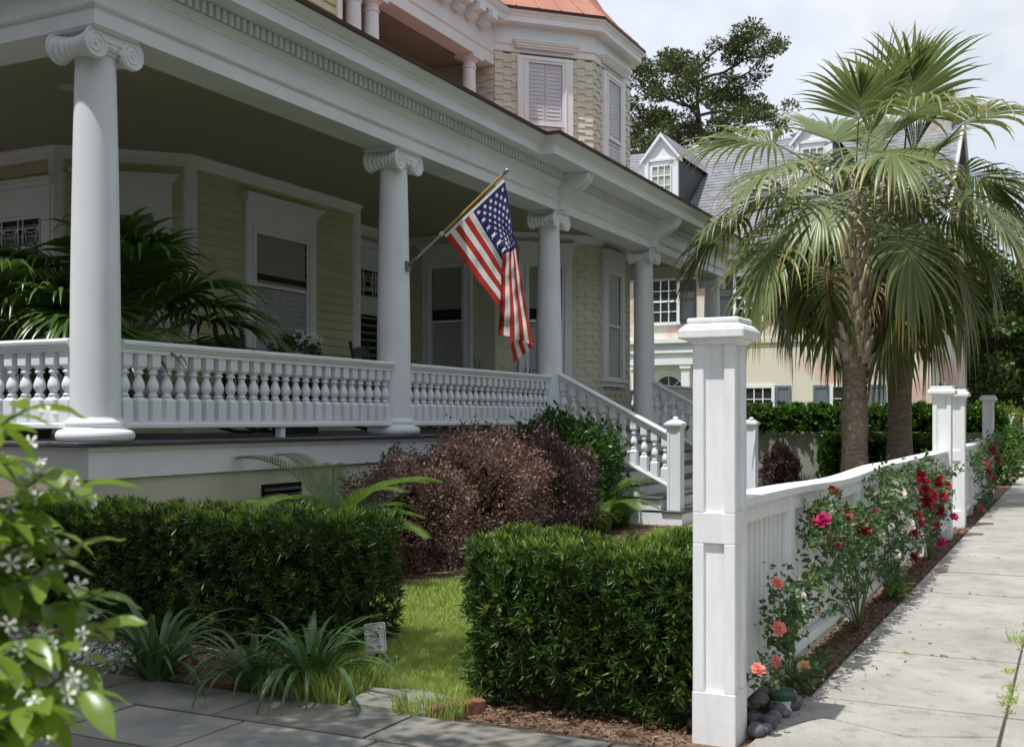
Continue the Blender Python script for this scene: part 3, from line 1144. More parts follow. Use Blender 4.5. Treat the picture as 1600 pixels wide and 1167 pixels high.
def door(fr, ac, w, ztop, zd, handle=True):
    """panelled door with a leaded transom over it"""
    a0, a1 = ac - w / 2, ac + w / 2
    tw, c0 = 0.14, 0.024
    b = B()
    b.fbox(fr, a0 - tw, a0, FZ, ztop, 0, c0 + 0.05)
    b.fbox(fr, a1, a1 + tw, FZ, ztop, 0, c0 + 0.05)
    b.fbox(fr, a0 - tw, a1 + tw, ztop, ztop + 0.30, 0, c0 + 0.051)
    b.fbox(fr, a0 - tw - 0.05, a1 + tw + 0.05, ztop + 0.30, ztop + 0.35, 0, c0 + 0.10)
    b.fbox(fr, a0 - tw - 0.08, a1 + tw + 0.08, ztop + 0.35, ztop + 0.39, 0, c0 + 0.13)
    b.fbox(fr, a0, a1, zd, zd + 0.12, 0, c0 + 0.045)
    d = obj('door', b, WHITE, H, bevel=0.003)
    obj('transom_backing', B().fbox(fr, a0, a1, zd + 0.12, ztop, 0, c0 + 0.004), DARKIN, d)
    obj('transom_pane', B().fbox(fr, a0, a1, zd + 0.12, ztop, c0 + 0.010, c0 + 0.014), GLASS, d)
    t = B()
    z0, z1 = zd + 0.12, ztop
    t.fbox(fr, a0, a1, z0, z0 + 0.035, c0 + 0.012, c0 + 0.03)
    t.fbox(fr, a0, a1, z1 - 0.035, z1, c0 + 0.012, c0 + 0.03)
    for f_ in (0.28, 0.72):
        t.fbox(fr, a0, a1, z0 + (z1 - z0) * f_ - 0.006, z0 + (z1 - z0) * f_ + 0.006, c0 + 0.014, c0 + 0.026)
    ncell = 3
    for i in range(ncell):
        p, q = a0 + w * i / ncell, a0 + w * (i + 1) / ncell
        for e in (p + 0.02, q - 0.055):
            t.fbox(fr, e, e + 0.012, z0 + 0.02, z1 - 0.02, c0 + 0.013, c0 + 0.027)
        for sgn in (0, 1):
            pts = []
            for k_ in range(9):
                u_ = k_ / 8
                zz = z0 + (z1 - z0) * (0.28 + 0.44 * u_)
                aa = (p + 0.03 + 0.05 * math.sin(u_ * math.pi)) if sgn == 0 else (q - 0.055 - 0.05 * math.sin(u_ * math.pi))
                pts.append(fr(aa, zz, c0 + 0.02))
            t.tube(pts, 0.006, 5)
            pts = []
            for k_ in range(9):
                u_ = k_ / 8
                aa = p + 0.03 + (q - p - 0.085) * u_
                zz = z0 + (z1 - z0) * ((0.28 if sgn == 0 else 0.72) + (0.10 if sgn == 0 else -0.10) * math.sin(u_ * math.pi))
                pts.append(fr(aa, zz, c0 + 0.02))
            t.tube(pts, 0.006, 5)
    obj('transom_leading', t, WHITE, d)
    l = B()
    l.fbox(fr, a0, a0 + 0.10, FZ + 0.02, zd, c0 + 0.002, c0 + 0.03)
    l.fbox(fr, a1 - 0.10, a1, FZ + 0.02, zd, c0 + 0.002, c0 + 0.03)
    l.fbox(fr, a0 + 0.10, a1 - 0.10, FZ + 0.02, FZ + 0.75, c0 + 0.002, c0 + 0.028)
    l.fbox(fr, a0 + 0.10, a1 - 0.10, zd - 0.12, zd, c0 + 0.002, c0 + 0.028)
    obj('door_leaf', l, WHITE, d, bevel=0.003)
    obj('door_pane', B().fbox(fr, a0 + 0.10, a1 - 0.10, FZ + 0.75, zd - 0.12, c0 + 0.008, c0 + 0.012), GLASS, d)
    obj('door_backing', B().fbox(fr, a0, a1, FZ + 0.02, zd, 0, c0 + 0.003), DARKIN, d)
    if handle:
        obj('door_handle', B().tube([fr(a1 - 0.05, 2.05, c0 + 0.03), fr(a1 - 0.05, 2.05, c0 + 0.08)], [0.012, 0.025], 10), M('brass', (0.6, 0.42, 0.15), 0.3, metal=1.0), d)


aD, _ = fr0.at(22, 340)
door(fr0, aD, 1.0, 3.52, 2.92)
frr, Lr = FR[4]
aD, _ = frr.at(572, 450)
door(frr, aD, 0.98, 3.62, 3.02, False)

# turret --------------------------------------------------------------
oc = [OCT[6], OCT[7], OCT[0], OCT[1], OCT[2]]
TF = []
for i in range(4):
    a, c = oc[i], oc[i + 1]
    TF.append((frame(a[0], a[1], c[0] - a[0], c[1] - a[1]), TA))
tw_ = B()
tw_.prism([(TC[0] + (x - TC[0]) * 0.985, TC[1] + (y - TC[1]) * 0.985) for x, y in OCT], FZ + 0.002, 4.249)
tl = obj('turret_lower_wall', tw_, SHINGB, H)
tw_ = B()
tw_.prism([(TC[0] + (x - TC[0]) * 0.985, TC[1] + (y - TC[1]) * 0.985) for x, y in OCT], 4.29, 7.60)
tu = obj('turret_upper_wall', tw_, SHINGB, H)


def shingle_box(w, h):
    b = B()
    b.add([(-w / 2, 0.028, 0), (w / 2, 0.028, 0), (w / 2, -0.017, 0), (-w / 2, -0.017, 0), (-w / 2, 0.028, h), (w / 2, 0.028, h), (w / 2, -0.001, h), (-w / 2, -0.001, h)],
          [(0, 1, 2, 3), (2, 1, 5, 6), (3, 2, 6, 7), (0, 3, 7, 4), (4, 7, 6, 5)])
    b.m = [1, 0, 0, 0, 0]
    return b


SW, SH = 0.139, 0.104
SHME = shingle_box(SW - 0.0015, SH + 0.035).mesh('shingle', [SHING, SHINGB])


def shingles(fr, z0, z1, keep, single=None, parent=None):
    ang = math.atan2(fr.u[1], fr.u[0])
    jb = B()
    rows = int((z1 - z0) / SH)
    for j in range(rows):
        for i in range(12):
            a = SW * (i + 0.5)
            st_ = 0.030 if (i + j) % 2 else 0.0
            z = z0 + j * SH + st_
            if not keep(a, z) or z + SH > z1 + 0.05:
                continue
            if single and z > single:
                link('shingle', SHME, parent, fr(a, z, 0.0), (0, 0, ang))
            else:
                o = Vector(fr(a, z, 0.0))
                t = shingle_box(SW - 0.0015, SH + 0.035)
                ca, sa = math.cos(ang), math.sin(ang)
                jb.add([(o.x + ca * v[0] - sa * v[1], o.y + sa * v[0] + ca * v[1], o.z + v[2]) for v in t.v], t.f)
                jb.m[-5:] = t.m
    if jb.v:
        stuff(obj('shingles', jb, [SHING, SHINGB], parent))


for i in range(4):
    fr, La = TF[i]
    mid = La / 2
    shingles(fr, FZ + 0.02, 4.14, lambda a, z: not (abs(a - mid) < 0.42 and 1.8 < z < 3.95), None, tl)
    shingles(fr, 4.95, 7.12, lambda a, z: not (abs(a - mid) < 0.40), 5.55 if i in (1, 2) else None, tu)
    if i < 3:
        sty = {0: 'shade', 1: 'shade', 2: 'curtain'}[i]
        window(H, fr, mid, 0.64, 1.97, 3.76, head=0.34, tw=0.13, meet=2.86, style=sty, gm=GLASSB if i == 2 else GLASS, c0=0.02)
        window(H, fr, mid, 0.66, 5.15, 6.99, head=0.16, tw=0.14, meet=5.98, style='shutter', gm=GLASSB, c0=0.02, crown=False)
        hd = B()
        for (dz0, dz1, oo) in ((7.16, 7.19, 0.03), (7.19, 7.23, 0.05), (7.23, 7.26, 0.075), (7.26, 7.28, 0.09)):
            hd.fbox(fr, mid - 0.47 - oo, mid + 0.47 + oo, dz0, dz1, 0.03, 0.06 + oo)
        obj('window_hood', hd, WHITE, H)
obj('crown_moulding', B().sweep([(0.0, 4.12), (0.03, 4.12), (0.035, 4.16), (0.06, 4.18), (0.085, 4.22), (0.09, 4.248), (0.0, 4.248)], oc), WHITE, H)
obj('turret_frieze', B().sweep([(-0.05, 7.10), (0.022, 7.10), (0.022, 7.20), (0.045, 7.215), (0.045, 7.235), (0.024, 7.25), (0.024, 7.52), (0.06, 7.54), (-0.05, 7.56)], OCT, closed=True), WHITE, H, bevel=0.003)
obj('turret_cornice', B().sweep([(-0.05, 7.53), (0.17, 7.53), (0.18, 7.52), (0.195, 7.52), (0.195, 7.60), (0.205, 7.61), (0.215, 7.64), (0.245, 7.665), (0.255, 7.69), (-0.05, 7.69)], OCT, closed=True), WHITE, H)
obj('turret_roof_edge', B().sweep([(-0.05, 7.691), (0.265, 7.691), (0.27, 7.735), (-0.05, 7.76)], OCT, closed=True), DRIP, H)
trf = B()
rings = []
for (sc, z) in ((1.133, 7.737), (1.00, 7.98), (0.80, 8.45), (0.55, 9.3), (0.25, 10.5), (0.01, 11.6)):
    rings.append([(TC[0] + (x - TC[0]) * sc, TC[1] + (y - TC[1]) * sc, z) for x, y in OCT])
vs = [p for r in rings for p in r]
fs = []
for j in range(len(rings) - 1):
    for i in range(8):
        fs.append((j * 8 + i, j * 8 + (i + 1) % 8, (j + 1) * 8 + (i + 1) % 8, (j + 1) * 8 + i))
trf.add(vs, fs)
tro = obj('turret_roof', trf, COPPER, H)
for i in range(8):
    a0, a1 = rings[0][i], rings[0][(i + 1) % 8]
    for k_ in range(1, 5):
        t = k_ / 5
        pts = []
        for r in rings[:-1]:
            p, q = Vector(r[i]), Vector(r[(i + 1) % 8])
            tt = t
            pts.append(p.lerp(q, tt) + Vector((0, 0, 0.006)))
        if i in (6, 7, 0, 1):
            obj('seam', B().tube(pts, 0.012, 5), COPPER, tro)

# upper floor and balcony ----------------------------------------------
frU = frame(-8.35, 6.4, 0, 1)
clap_wall(frU, 5.35, 4.8, 6.9)
obj('upper_wall', B().box(-15.5, -8.36, 6.41, 11.74, 4.3, 8.0), CREAM, H)
obj('corner_board', B().box(-8.42, -8.30, 11.70, 11.80, 4.8, 6.86), WHITE, H)
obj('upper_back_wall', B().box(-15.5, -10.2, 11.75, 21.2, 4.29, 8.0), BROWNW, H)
obj('upper_ceiling', B().box(-10.2, -8.44, 11.75, 15.75, 6.93, 6.97), BROWNW, H)
obj('upper_crown_moulding', B().box(-10.2, -10.12, 11.75, 15.75, 6.83, 6.93), WHITE, H)
obj('upper_crown_moulding', B().box(-10.12, -9.3, 15.66, 15.75, 6.831, 6.931), WHITE, H)
up = [(-8.33, 6.0), (-8.33, 15.70)]
obj('balcony_beam', B().sweep([(-0.12, 6.86), (0.16, 6.86), (0.16, 7.02), (0.185, 7.04), (0.185, 7.06), (0.165, 7.075), (0.165, 7.50), (-0.12, 7.50)], up), WHITE, H, bevel=0.003)
obj('balcony_cornice', B().sweep([(-0.12, 7.50), (0.40, 7.50), (0.41, 7.58), (0.44, 7.62), (0.47, 7.68), (-0.12, 7.68)], up), WHITE, H)
obj('balcony_roof', B().add([(-7.86, 6, 7.69), (-7.86, 15.8, 7.69), (-12, 15.8, 10.2), (-12, 6, 10.2), (-15.5, 6, 7.69), (-15.5, 15.8, 7.69)], [(0, 1, 2, 3), (3, 2, 5, 4), (0, 3, 4), (1, 5, 2)]), COPPER, H)
mod = B()
pts, rad = [], []
mod.tube([(0, -0.085, 0), (0, 0.085, 0)], 0.085, 14)
mod.tube([(0.10, -0.085, 0.06), (0.10, 0.085, 0.06)], 0.055, 12)
mod.box(-0.06, 0.2, -0.08, 0.08, 0.02, 0.13)
MODME = mod.mesh('modillion', WHITE)
for k_ in range(12):
    link('modillion', MODME, H, (-8.33 + 0.245, 15.2 - 0.39 * k_, 7.37))
ucol = B().lathe([(0.15, 0), (0.16, 0.03), (0.15, 0.07), (0.12, 0.09), (0.115, 0.12), (0.115, 0.7), (0.10, 1.60), (0.098, 1.70), (0.112, 1.71), (0.112, 1.73), (0.098, 1.74), (0.098, 1.80), (0.13, 1.83), (0.14, 1.85)], 24)
ucol.box(-0.165, 0.165, -0.165, 0.165, 1.85, 1.90)
UC = ucol.mesh('upper_column', WHITE, True)
UC.set_sharp_from_angle(angle=math.radians(40))
for px in (552, 580, 733):
    q = onx(px, 100, -8.32)
    link('upper_column', UC, H, (-8.32, q.y, 4.959))
obj('balcony_floor', B().box(-10.2, -8.1, 11.75, 15.72, 4.90, 4.96), FLOORG, H)

# ================================================================== THE FENCE
PX, PY = -1.30, 4.50


def gatepost(parent, x, y, h=1.708, w=0.175):
    b = B()
    c = w / 2
    k_ = 0.016
    b.box(x - c + k_, x + c - k_, y - c + k_, y + c - k_, 0.0, h - 0.09)
    b.box(x - c - 0.002, x + c + 0.002, y - c - 0.002, y + c + 0.002, -0.03, 0.20)
    b.box(x - c, x + c, y - c, y + c, 0.80, 0.925)
    b.box(x - c, x + c, y - c, y + c, 1.60, h - 0.085)
    sw = 0.046
    for sx in (-1, 1):
        for sy in (-1, 1):
            x0, x1 = sorted((x + sx * c, x + sx * (c - sw)))
            y0, y1 = sorted((y + sy * c, y + sy * (c - sw)))
            b.box(x0, x1, y0, y1, 0.20, 0.80)
            b.box(x0, x1, y0, y1, 0.925, 1.60)
    p = obj('post', b, WHITE_F, parent, bevel=0.003)
    cp = B()
    cp.frustum(x, y, w + 0.01, w + 0.06, h - 0.105, h - 0.085)
    cp.box(x - c - 0.048, x + c + 0.048, y - c - 0.048, y + c + 0.048, h - 0.085, h - 0.045)
    cp.frustum(x, y, w + 0.09, w + 0.04, h - 0.045, h - 0.022)
    cp.box(x - c - 0.02, x + c + 0.02, y - c - 0.02, y + c + 0.02, h - 0.022, h)
    obj('post_cap', cp, WHITE_F, p, bevel=0.006)
    return p


def captop(y):
    return 0.972 - 0.030 * math.exp(-((y - 7.1) / 1.1) ** 2) - 0.014 * min(1, max(0, y - 8.5))


def fence_run(fn, y0, y1, mids):
    # cap board, rails as swept strips that follow the sag
    def strip(name, xa, xb, za, zb, follow=True):
        b = B()
        n = max(2, int((y1 - y0) / 0.25))
        vs = []
        for i in range(n + 1):
            y = y0 + (y1 - y0) * i / n
            d = captop(y) - 0.972 if follow else 0.006 * math.sin(y * 1.3)
            vs += [(xa, y, za + d), (xb, y, za + d), (xb, y, zb + d), (xa, y, zb + d)]
        fs = [(0, 3, 2, 1), tuple(4 * n + q for q in (0, 1, 2, 3))]
        for i in range(n):
            for q in range(4):
                r = (q + 1) % 4
                fs.append((4 * i + q, 4 * i + r, 4 * i + 4 + r, 4 * i + 4 + q))
        b.add(vs, fs)
        return obj(name, b, WHITE_F, fn, bevel=0.004)
    strip('cap_rail', -1.385, -1.235, 0.932, 0.972)
    strip('top_rail', -1.292, -1.258, 0.855, 0.931)
    strip('bottom_rail', -1.292, -1.245, 0.115, 0.165, False)
    pm = {}
    y = y0 + 0.02
    i = 0
    while y < y1 - 0.05:
        w = 0.066
        if not any(abs(y + w / 2 - m) < 0.075 for m in mids):
            zt = captop(y) - 0.044
            zb = 0.035 + RD.uniform(0, 0.015)
            key = (round(zt, 2), round(zb, 2))
            if key not in pm:
                pm[key] = B().box(-0.011, 0.011, 0, w, zb, round(zt, 2) + 0.002).mesh('picket', WHITE_F)
            link('picket', pm[key], fn, (-1.306, y, 0))
        y += w + 0.022
    for m in mids:
        b = B()
        b.box(-1.345, -1.252, m - 0.05, m + 0.05, -0.03, captop(m) - 0.042)
        obj('post', b, WHITE_F, fn, bevel=0.004)


fence1 = thing('picket_fence', 'white wooden picket fence with tall panelled gatepost along the sidewalk in the foreground', 'fence', (PX, 9.0, 0))
gatepost(fence1, PX, PY)
gatepost(fence1, PX, 13.15, 1.66, 0.19)
fence_run(fence1, PY + 0.09, 13.05, (5.62, 7.55, 9.48, 11.4))
fence2 = thing('picket_fence', 'farther stretch of white picket fence past the gate opening with climbing roses', 'fence', (PX, 17.5, 0))
gatepost(fence2, PX + 0.02, 14.6, 1.66, 0.19)
gatepost(fence2, PX, 20.4, 1.70, 0.175)
fence_run(fence2, 14.7, 20.3, (16.6, 18.5))

# river stones by the gatepost, pipe with a green cap
ico = None


def stone_mesh(seed):
    r = random.Random(seed)
    b = B()
    n, m = 12, 7
    ph = [r.uniform(0, 6) for _ in range(4)]
    prof = []
    vs = [(0, 0, -1)]
    for j in range(1, m):
        t = math.pi * j / m
        for i in range(n):
            a = 2 * math.pi * i / n
            k_ = 1 + 0.06 * math.sin(2 * a + ph[0]) + 0.05 * math.sin(3 * a + ph[1] + t)
            vs.append((k_ * math.sin(t) * math.cos(a), 0.72 * k_ * math.sin(t) * math.sin(a), -0.62 * math.cos(t)))
    vs[0] = (0, 0, -0.62)
    vs.append((0, 0, 0.62))
    fs = [(0, 1 + (i + 1) % n, 1 + i) for i in range(n)]
    for j in range(m - 2):
        for i in range(n):
            fs.append((1 + j * n + i, 1 + j * n + (i + 1) % n, 1 + (j + 1) * n + (i + 1) % n, 1 + (j + 1) * n + i))
    e = len(vs) - 1
    fs += [(1 + (m - 2) * n + i, 1 + (m - 2) * n + (i + 1) % n, e) for i in range(n)]
    b.add(vs, fs)
    return b.mesh('river_stone', STONE, True)


SM = [stone_mesh(i) for i in range(4)]
stones = [(1150 + x / 3.89, 860 + y / 3.89, r / 3.89 / 245) for x, y, r in ((122, 1075, 47), (140, 918, 52), (135, 962, 48), (108, 1003, 42), (200, 1025, 46), (232, 992, 44), (258, 953, 46), (165, 880, 42), (172, 1062, 38), (350, 915, 44), (372, 888, 36), (95, 960, 36), (300, 960, 30))]
for i, (px, py, r) in enumerate(stones):
    q = onz(px, py + 6, 0.02)
    tag(link('river_stone', SM[i % 4], None, (max(q.x, -1.19) if q.y < 4.6 else q.x, q.y, r * 0.55 + (0.05 if i in (1, 2, 7) else 0.0)), (RD.uniform(-.15, .15), RD.uniform(-.15, .15), RD.uniform(0, 3)), r * 1.0), 'smooth dark grey river stone in the heap at the foot of the gatepost', 'stone', 'river stones heaped by the gatepost')
for i in range(9):
    tag(link('river_stone', SM[i % 4], None, (-1.415 - RD.uniform(0.0, 0.03) - 0.03 * (i % 2), 4.56 + 0.065 * i * 0.5, 0.03 + 0.05 * (i % 3)), (0.2, 0.1 * i, i), RD.uniform(0.036, 0.046)), 'grey river stone between the right hedge and the gatepost', 'stone', 'river stones behind the gatepost')
q = onz(1150 + 265 / 3.89, 860 + 905 / 3.89, 0.05)
PIPE = thing('cleanout_pipe', 'short white pipe with round dark green cap among the river stones', 'pipe', (q.x, q.y + 0.03, 0))
GREENP = M('green_plastic', (0.035, 0.09, 0.055), 0.4)
obj('pipe', B().lathe([(0.052, -0.02), (0.052, 0.052)], 24, (q.x, q.y + 0.03, 0)), WHITE, PIPE, smooth=True, auto=40)
obj('cap', B().lathe([(0.066, 0.051), (0.070, 0.056), (0.070, 0.078), (0.058, 0.092), (0.02, 0.096)], 24, (q.x, q.y + 0.03, 0)), GREENP, PIPE, smooth=True, auto=40)

# little garden sign
q = onz(589, 1043, 0)
SG = thing('garden_sign', 'small tilted white plastic garden sign with black border at the lawn edge', 'sign', (q.x, q.y, 0))
INK = M('black_ink', (0.02, 0.02, 0.02), 0.6)
SIGNW = M('sign_plastic', (0.62, 0.62, 0.62), 0.5)
rot = Matrix.Translation(Vector((q.x, q.y, 0.0))) @ Matrix.Rotation(YAW - 0.25, 4, 'Z') @ Matrix.Rotation(math.radians(-14), 4, 'X') @ Matrix.Rotation(math.radians(-9), 4, 'Y')


def tr(b, mtx):
    b.v = [tuple(mtx @ Vector(v)) for v in b.v]
    return b


def rrect(w, h, r, n=4):
    pts = []
    for cx, cy, a0 in ((w / 2 - r, h / 2 - r, 0), (-w / 2 + r, h / 2 - r, 90), (-w / 2 + r, -h / 2 + r, 180), (w / 2 - r, -h / 2 + r, 270)):
        for i in range(n + 1):
            a = math.radians(a0 + 90 * i / n)
            pts.append((cx + r * math.cos(a), cy + r * math.sin(a)))
    return pts


sb_ = B()
pl = rrect(0.118, 0.158, 0.012)
n = len(pl)
zc = 0.155
sb_.add([(x, 0.004, z + zc) for x, z in pl] + [(x, -0.001, z + zc) for x, z in pl], [tuple(range(n - 1, -1, -1))[::-1], tuple(range(n, 2 * n))[::-1]] + [(i, (i + 1) % n, n + (i + 1) % n, n + i) for i in range(n)])
obj('sign_board', tr(sb_, rot), SIGNW, SG)
bd = B()
po, pi_ = rrect(0.106, 0.146, 0.010), rrect(0.102, 0.142, 0.009)
bd.add([(x, -0.0022, z + zc) for x, z in po] + [(x, -0.0022, z + zc) for x, z in pi_], [(i, (i + 1) % n, n + (i + 1) % n, n + i) for i in range(n)])
obj('sign_border', tr(bd, rot), INK, SG)
obj('stake', tr(B().box(-0.009, 0.009, 0.0045, 0.009, -0.05, 0.14), rot), BLACKW, SG)


def text_part(s, size, x, z, parent, mtx, mat, yoff=-0.0024, name='lettering', ax='CENTER'):
    cu = bpy.data.curves.new('t', 'FONT')
    cu.body = s
    cu.size = size
    cu.align_x = ax
    to = bpy.data.objects.new('t', cu)
    COL.objects.link(to)
    dg = bpy.context.evaluated_depsgraph_get()
    me = bpy.data.meshes.new_from_object(to.evaluated_get(dg))
    vs = [(v.co.x + x, yoff, v.co.y + z) for v in me.vertices]
    fs = [tuple(p.vertices) for p in me.polygons]
    bpy.data.objects.remove(to)
    bpy.data.curves.remove(cu)
    b = B().add(vs, fs)
    return obj(name, tr(b, mtx), mat, parent)


for s_, z_ in (("Please", 0.185), ("Keep", 0.158), ("off", 0.131), ("Landscape", 0.104)):
    text_part(s_, 0.0235 if len(s_) < 7 else 0.0195, 0, z_, SG, rot, INK)
obj('bed_edging', B().box(-3.20, -3.17, 4.82, 5.02, -0.03, 0.05), BLACKW, SG)
eb = obj('brick_edging', B().add([(-2.56, 4.27, -0.03), (-2.50, 4.24, -0.03), (-2.36, 4.47, -0.03), (-2.42, 4.50, -0.03), (-2.56, 4.27, 0.045), (-2.50, 4.24, 0.045), (-2.36, 4.47, 0.045), (-2.42, 4.50, 0.045)],
    [(0, 3, 2, 1), (4, 5, 6, 7), (0, 1, 5, 4), (1, 2, 6, 5), (2, 3, 7, 6), (3, 0, 4, 7)]), M('terracotta_edging', (0.22, 0.10, 0.06), 0.85, var=0.3, vscale=15, bump=0.5, bscale=30), bevel=0.008)
tag(eb, 'short brown edging board at the near corner of the right hedge', 'edging')

# ================================================================== THE FLAG
FL = thing('flag', 'american flag on a slanted wooden pole fixed to the second porch column', 'flag', (-6.03, 9.74, 2.78))
FY = 9.74
RED = M('flag_red', (0.46, 0.045, 0.03), 0.40, var=0.1, vscale=8, bump=0.5, bscale=22)
FWH = M('flag_white', (0.78, 0.77, 0.75), 0.40, bump=0.5, bscale=22)
BLUE = M('flag_blue', (0.022, 0.020, 0.115), 0.42, var=0.1, vscale=8, bump=0.5, bscale=22)
for m_ in (RED, FWH, BLUE):
    nt_, N_, L_n, p_ = nodes(m_)
    t_ = N_.new('ShaderNodeBsdfTranslucent')
    t_.inputs['Color'].default_value = {'flag_red': (0.55, 0.04, 0.03, 1), 'flag_white': (0.8, 0.8, 0.76, 1), 'flag_blue': (0.03, 0.03, 0.15, 1)}[m_.name]
    ms_ = N_.new('ShaderNodeMixShader')
    ms_.inputs[0].default_value = 0.35
    L_n(p_.outputs[0], ms_.inputs[1])
    L_n(t_.outputs[0], ms_.inputs[2])
    L_n(ms_.outputs[0], N_['Material Output'].inputs['Surface'])
POLEM = M('varnished_pole', (0.45, 0.30, 0.10), 0.3, var=0.1, vscale=10)
STEEL = M('grey_steel', (0.30, 0.31, 0.33), 0.35, metal=0.8)
pb, pt = onx(632, 415, -6.045), ony(793, 266, FY)
pb.y = FY
pd = (pt - pb)
sp = lambda t: pb + pd * t
obj('pole_socket', B().tube([sp(0.0), sp(0.09)], 0.017, 12), STEEL, FL, smooth=True, auto=40)
obj('pole_bracket', B().box(-6.068, -6.03, FY - 0.035, FY + 0.035, pb.z - 0.05, pb.z + 0.05), STEEL, FL, bevel=0.004)
obj('pole', B().tube([sp(0.05), sp(0.42)], 0.0115, 12), M('grey_pole', (0.42, 0.40, 0.36), 0.4), FL, smooth=True, auto=40)
obj('pole', B().tube([sp(0.40), sp(0.97)], 0.0135, 12), POLEM, FL, smooth=True, auto=40)
obj('pole_ring', B().tube([sp(0.335), sp(0.36)], 0.022, 12), FWH, FL, smooth=True, auto=40)
fi = B()
for (t, r) in ((0.965, 0.016),):
    pass
obj('finial', B().tube([sp(0.96), sp(0.972), sp(0.985), sp(1.0), sp(1.012)], [0.015, 0.020, 0.018, 0.021, 0.006], 12), STEEL, FL, smooth=True)


def polyl(pts, t):
    """point on a polyline by share of length"""
    ls = [math.dist(pts[i], pts[i + 1]) for i in range(len(pts) - 1)]
    d = t * sum(ls)
    for i, l in enumerate(ls):
        if d <= l or i == len(ls) - 1:
            u = d / l if l else 0
            return tuple(pts[i][k] + (pts[i + 1][k] - pts[i][k]) * u for k in range(len(pts[0])))
        d -= l


def lerp(a, b, t):
    return tuple(x + (y - x) * t for x, y in zip(a, b))


def interp(keys, v):
    for i in range(len(keys) - 1):
        if v <= keys[i + 1][0]:
            t = (v - keys[i][0]) / (keys[i + 1][0] - keys[i][0])
            return lerp(keys[i][1], keys[i + 1][1], t)
    return keys[-1][1]


HO = ((789, 284), (697, 371))


def curve(v):
    h = lerp(HO[0], HO[1], v) + (0.0,)
    if v <= 0.5:
        k_ = v / 0.5
        fold = math.sin(v * 38) * 0.022
        mid = interp([(0.0, (806, 385, 0.01)), (0.12, (803, 383, -0.02)), (0.25, (799, 381, 0.0)), (0.385, (795, 381, -0.03)), (0.46, (792, 383, -0.03)), (0.5, (783, 396, -0.045))], v)
        end = interp([(0.0, (833, 540, 0.02)), (0.13, (822, 535, -0.03)), (0.20, (815, 531, 0.02)), (0.28, (808, 532, -0.04)), (0.385, (797, 527, -0.01)), (0.46, (788, 524, -0.035)), (0.5, (775, 523, -0.05))], v)
        return [h, mid, end]
    k_ = (v - 0.5) / 0.5
    mid = lerp((783, 398, 0.0), (781, 482, 0.0), k_)[:2] + (-0.05 + 0.09 * min(1, k_ * 5),)
    back = lerp((793, 412, 0.09), (792, 500, 0.11), k_)
    end = interp([(0.5, (836, 536, 0.06)), (0.6, (833, 540, 0.07)), (0.8, (820, 553, 0.10)), (1.0, (802, 566, 0.08))], v)
    return [h, mid, back, end]


NU, NV = 40, 39
G = []
for j in range(NV + 1):
    row = []
    cv_ = curve(j / NV)
    for i in range(NU + 1):
        u = i / NU
        px, py, d = polyl(cv_, u)
        v = j / NV
        rip = (1.0 if v <= 0.5 else 1 - 0.75 * min(1, u * 2.5)) * 0.014 * math.sin(u * 17 + v * 9) * min(1, u * 3) + 0.006 * math.sin(u * 41 - v * 13) * min(1, u * 4)
        row.append(ony(px + 0.5 * math.sin(u * 15 + v * 6) * min(1, 3 * u), py, FY + d + rip))
    G.append(row)
fb = B()
vs = [tuple(p) for r in G for p in r]
fs, mi = [], []
for j in range(NV):
    for i in range(NU):
        fs.append((j * (NU + 1) + i, j * (NU + 1) + i + 1, (j + 1) * (NU + 1) + i + 1, (j + 1) * (NU + 1) + i))
        st_ = j // 3
        mi.append(2 if (i < 16 and st_ < 7) else (0 if st_ % 2 == 0 else 1))
fb.v, fb.f, fb.m = vs, fs, mi
cloth = obj('flag_cloth', fb, [RED, FWH, BLUE], FL, smooth=True)
# hoist band
hb = B()
hv = []
for j in range(NV + 1):
    p = G[j][0]
    up_ = (pd.normalized().cross(Vector((0, 1, 0)))).normalized()
    up_ = up_ if up_.z > 0 else -up_
    hv += [tuple(p + Vector((0, -0.002, 0))), tuple(p + up_ * 0.028 + Vector((0, -0.002, 0)))]
hb.add(hv, [(2 * j, 2 * j + 2, 2 * j + 3, 2 * j + 1) for j in range(NV)])
obj('hoist_band', hb, FWH, FL)


def gp(u, v):
    i, j = min(NU - 1, int(u * NU)), min(NV - 1, int(v * NV))
    a, b_ = u * NU - i, v * NV - j
    return G[j][i] * (1 - a) * (1 - b_) + G[j][i + 1] * a * (1 - b_) + G[j + 1][i] * (1 - a) * b_ + G[j + 1][i + 1] * a * b_


sv, sf = [], []
for r_ in range(9):
    for c_ in range(6 if r_ % 2 == 0 else 5):
        v0 = (r_ + 1) / 10 * 7 / 13
        u0 = 0.4 * ((2 * c_ + (1 if r_ % 2 == 0 else 2)) / 12)
        for side in (-1, 1):
            o_ = len(sv)
            base = gp(u0, v0)
            ctr = None
            ring = []
            for k_ in range(10):
                a = math.pi / 2 + k_ * math.pi / 5
                rr = 0.028 if k_ % 2 == 0 else 0.0112
                ring.append(gp(min(0.399, max(0.001, u0 + rr * math.sin(a) / 1.55)), max(0.001, v0 + rr * math.cos(a) / 0.84)) + Vector((0, side * 0.005, 0)))
            sv.append(tuple(base + Vector((0, side * 0.005, 0))))
            sv += [tuple(p) for p in ring]
            sf += [(o_, o_ + 1 + k_, o_ + 1 + (k_ + 1) % 10) for k_ in range(10)]
stb = B().add(sv, sf)
stuff(obj('stars', stb, FWH, cloth))

# ================================================================== PLANTS
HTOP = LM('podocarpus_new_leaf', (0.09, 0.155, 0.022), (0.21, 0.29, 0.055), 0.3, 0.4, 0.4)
HLEAF = LM('podocarpus_leaf', (0.023, 0.055, 0.012), (0.070, 0.125, 0.026), 0.22, 0.38, 0.45)


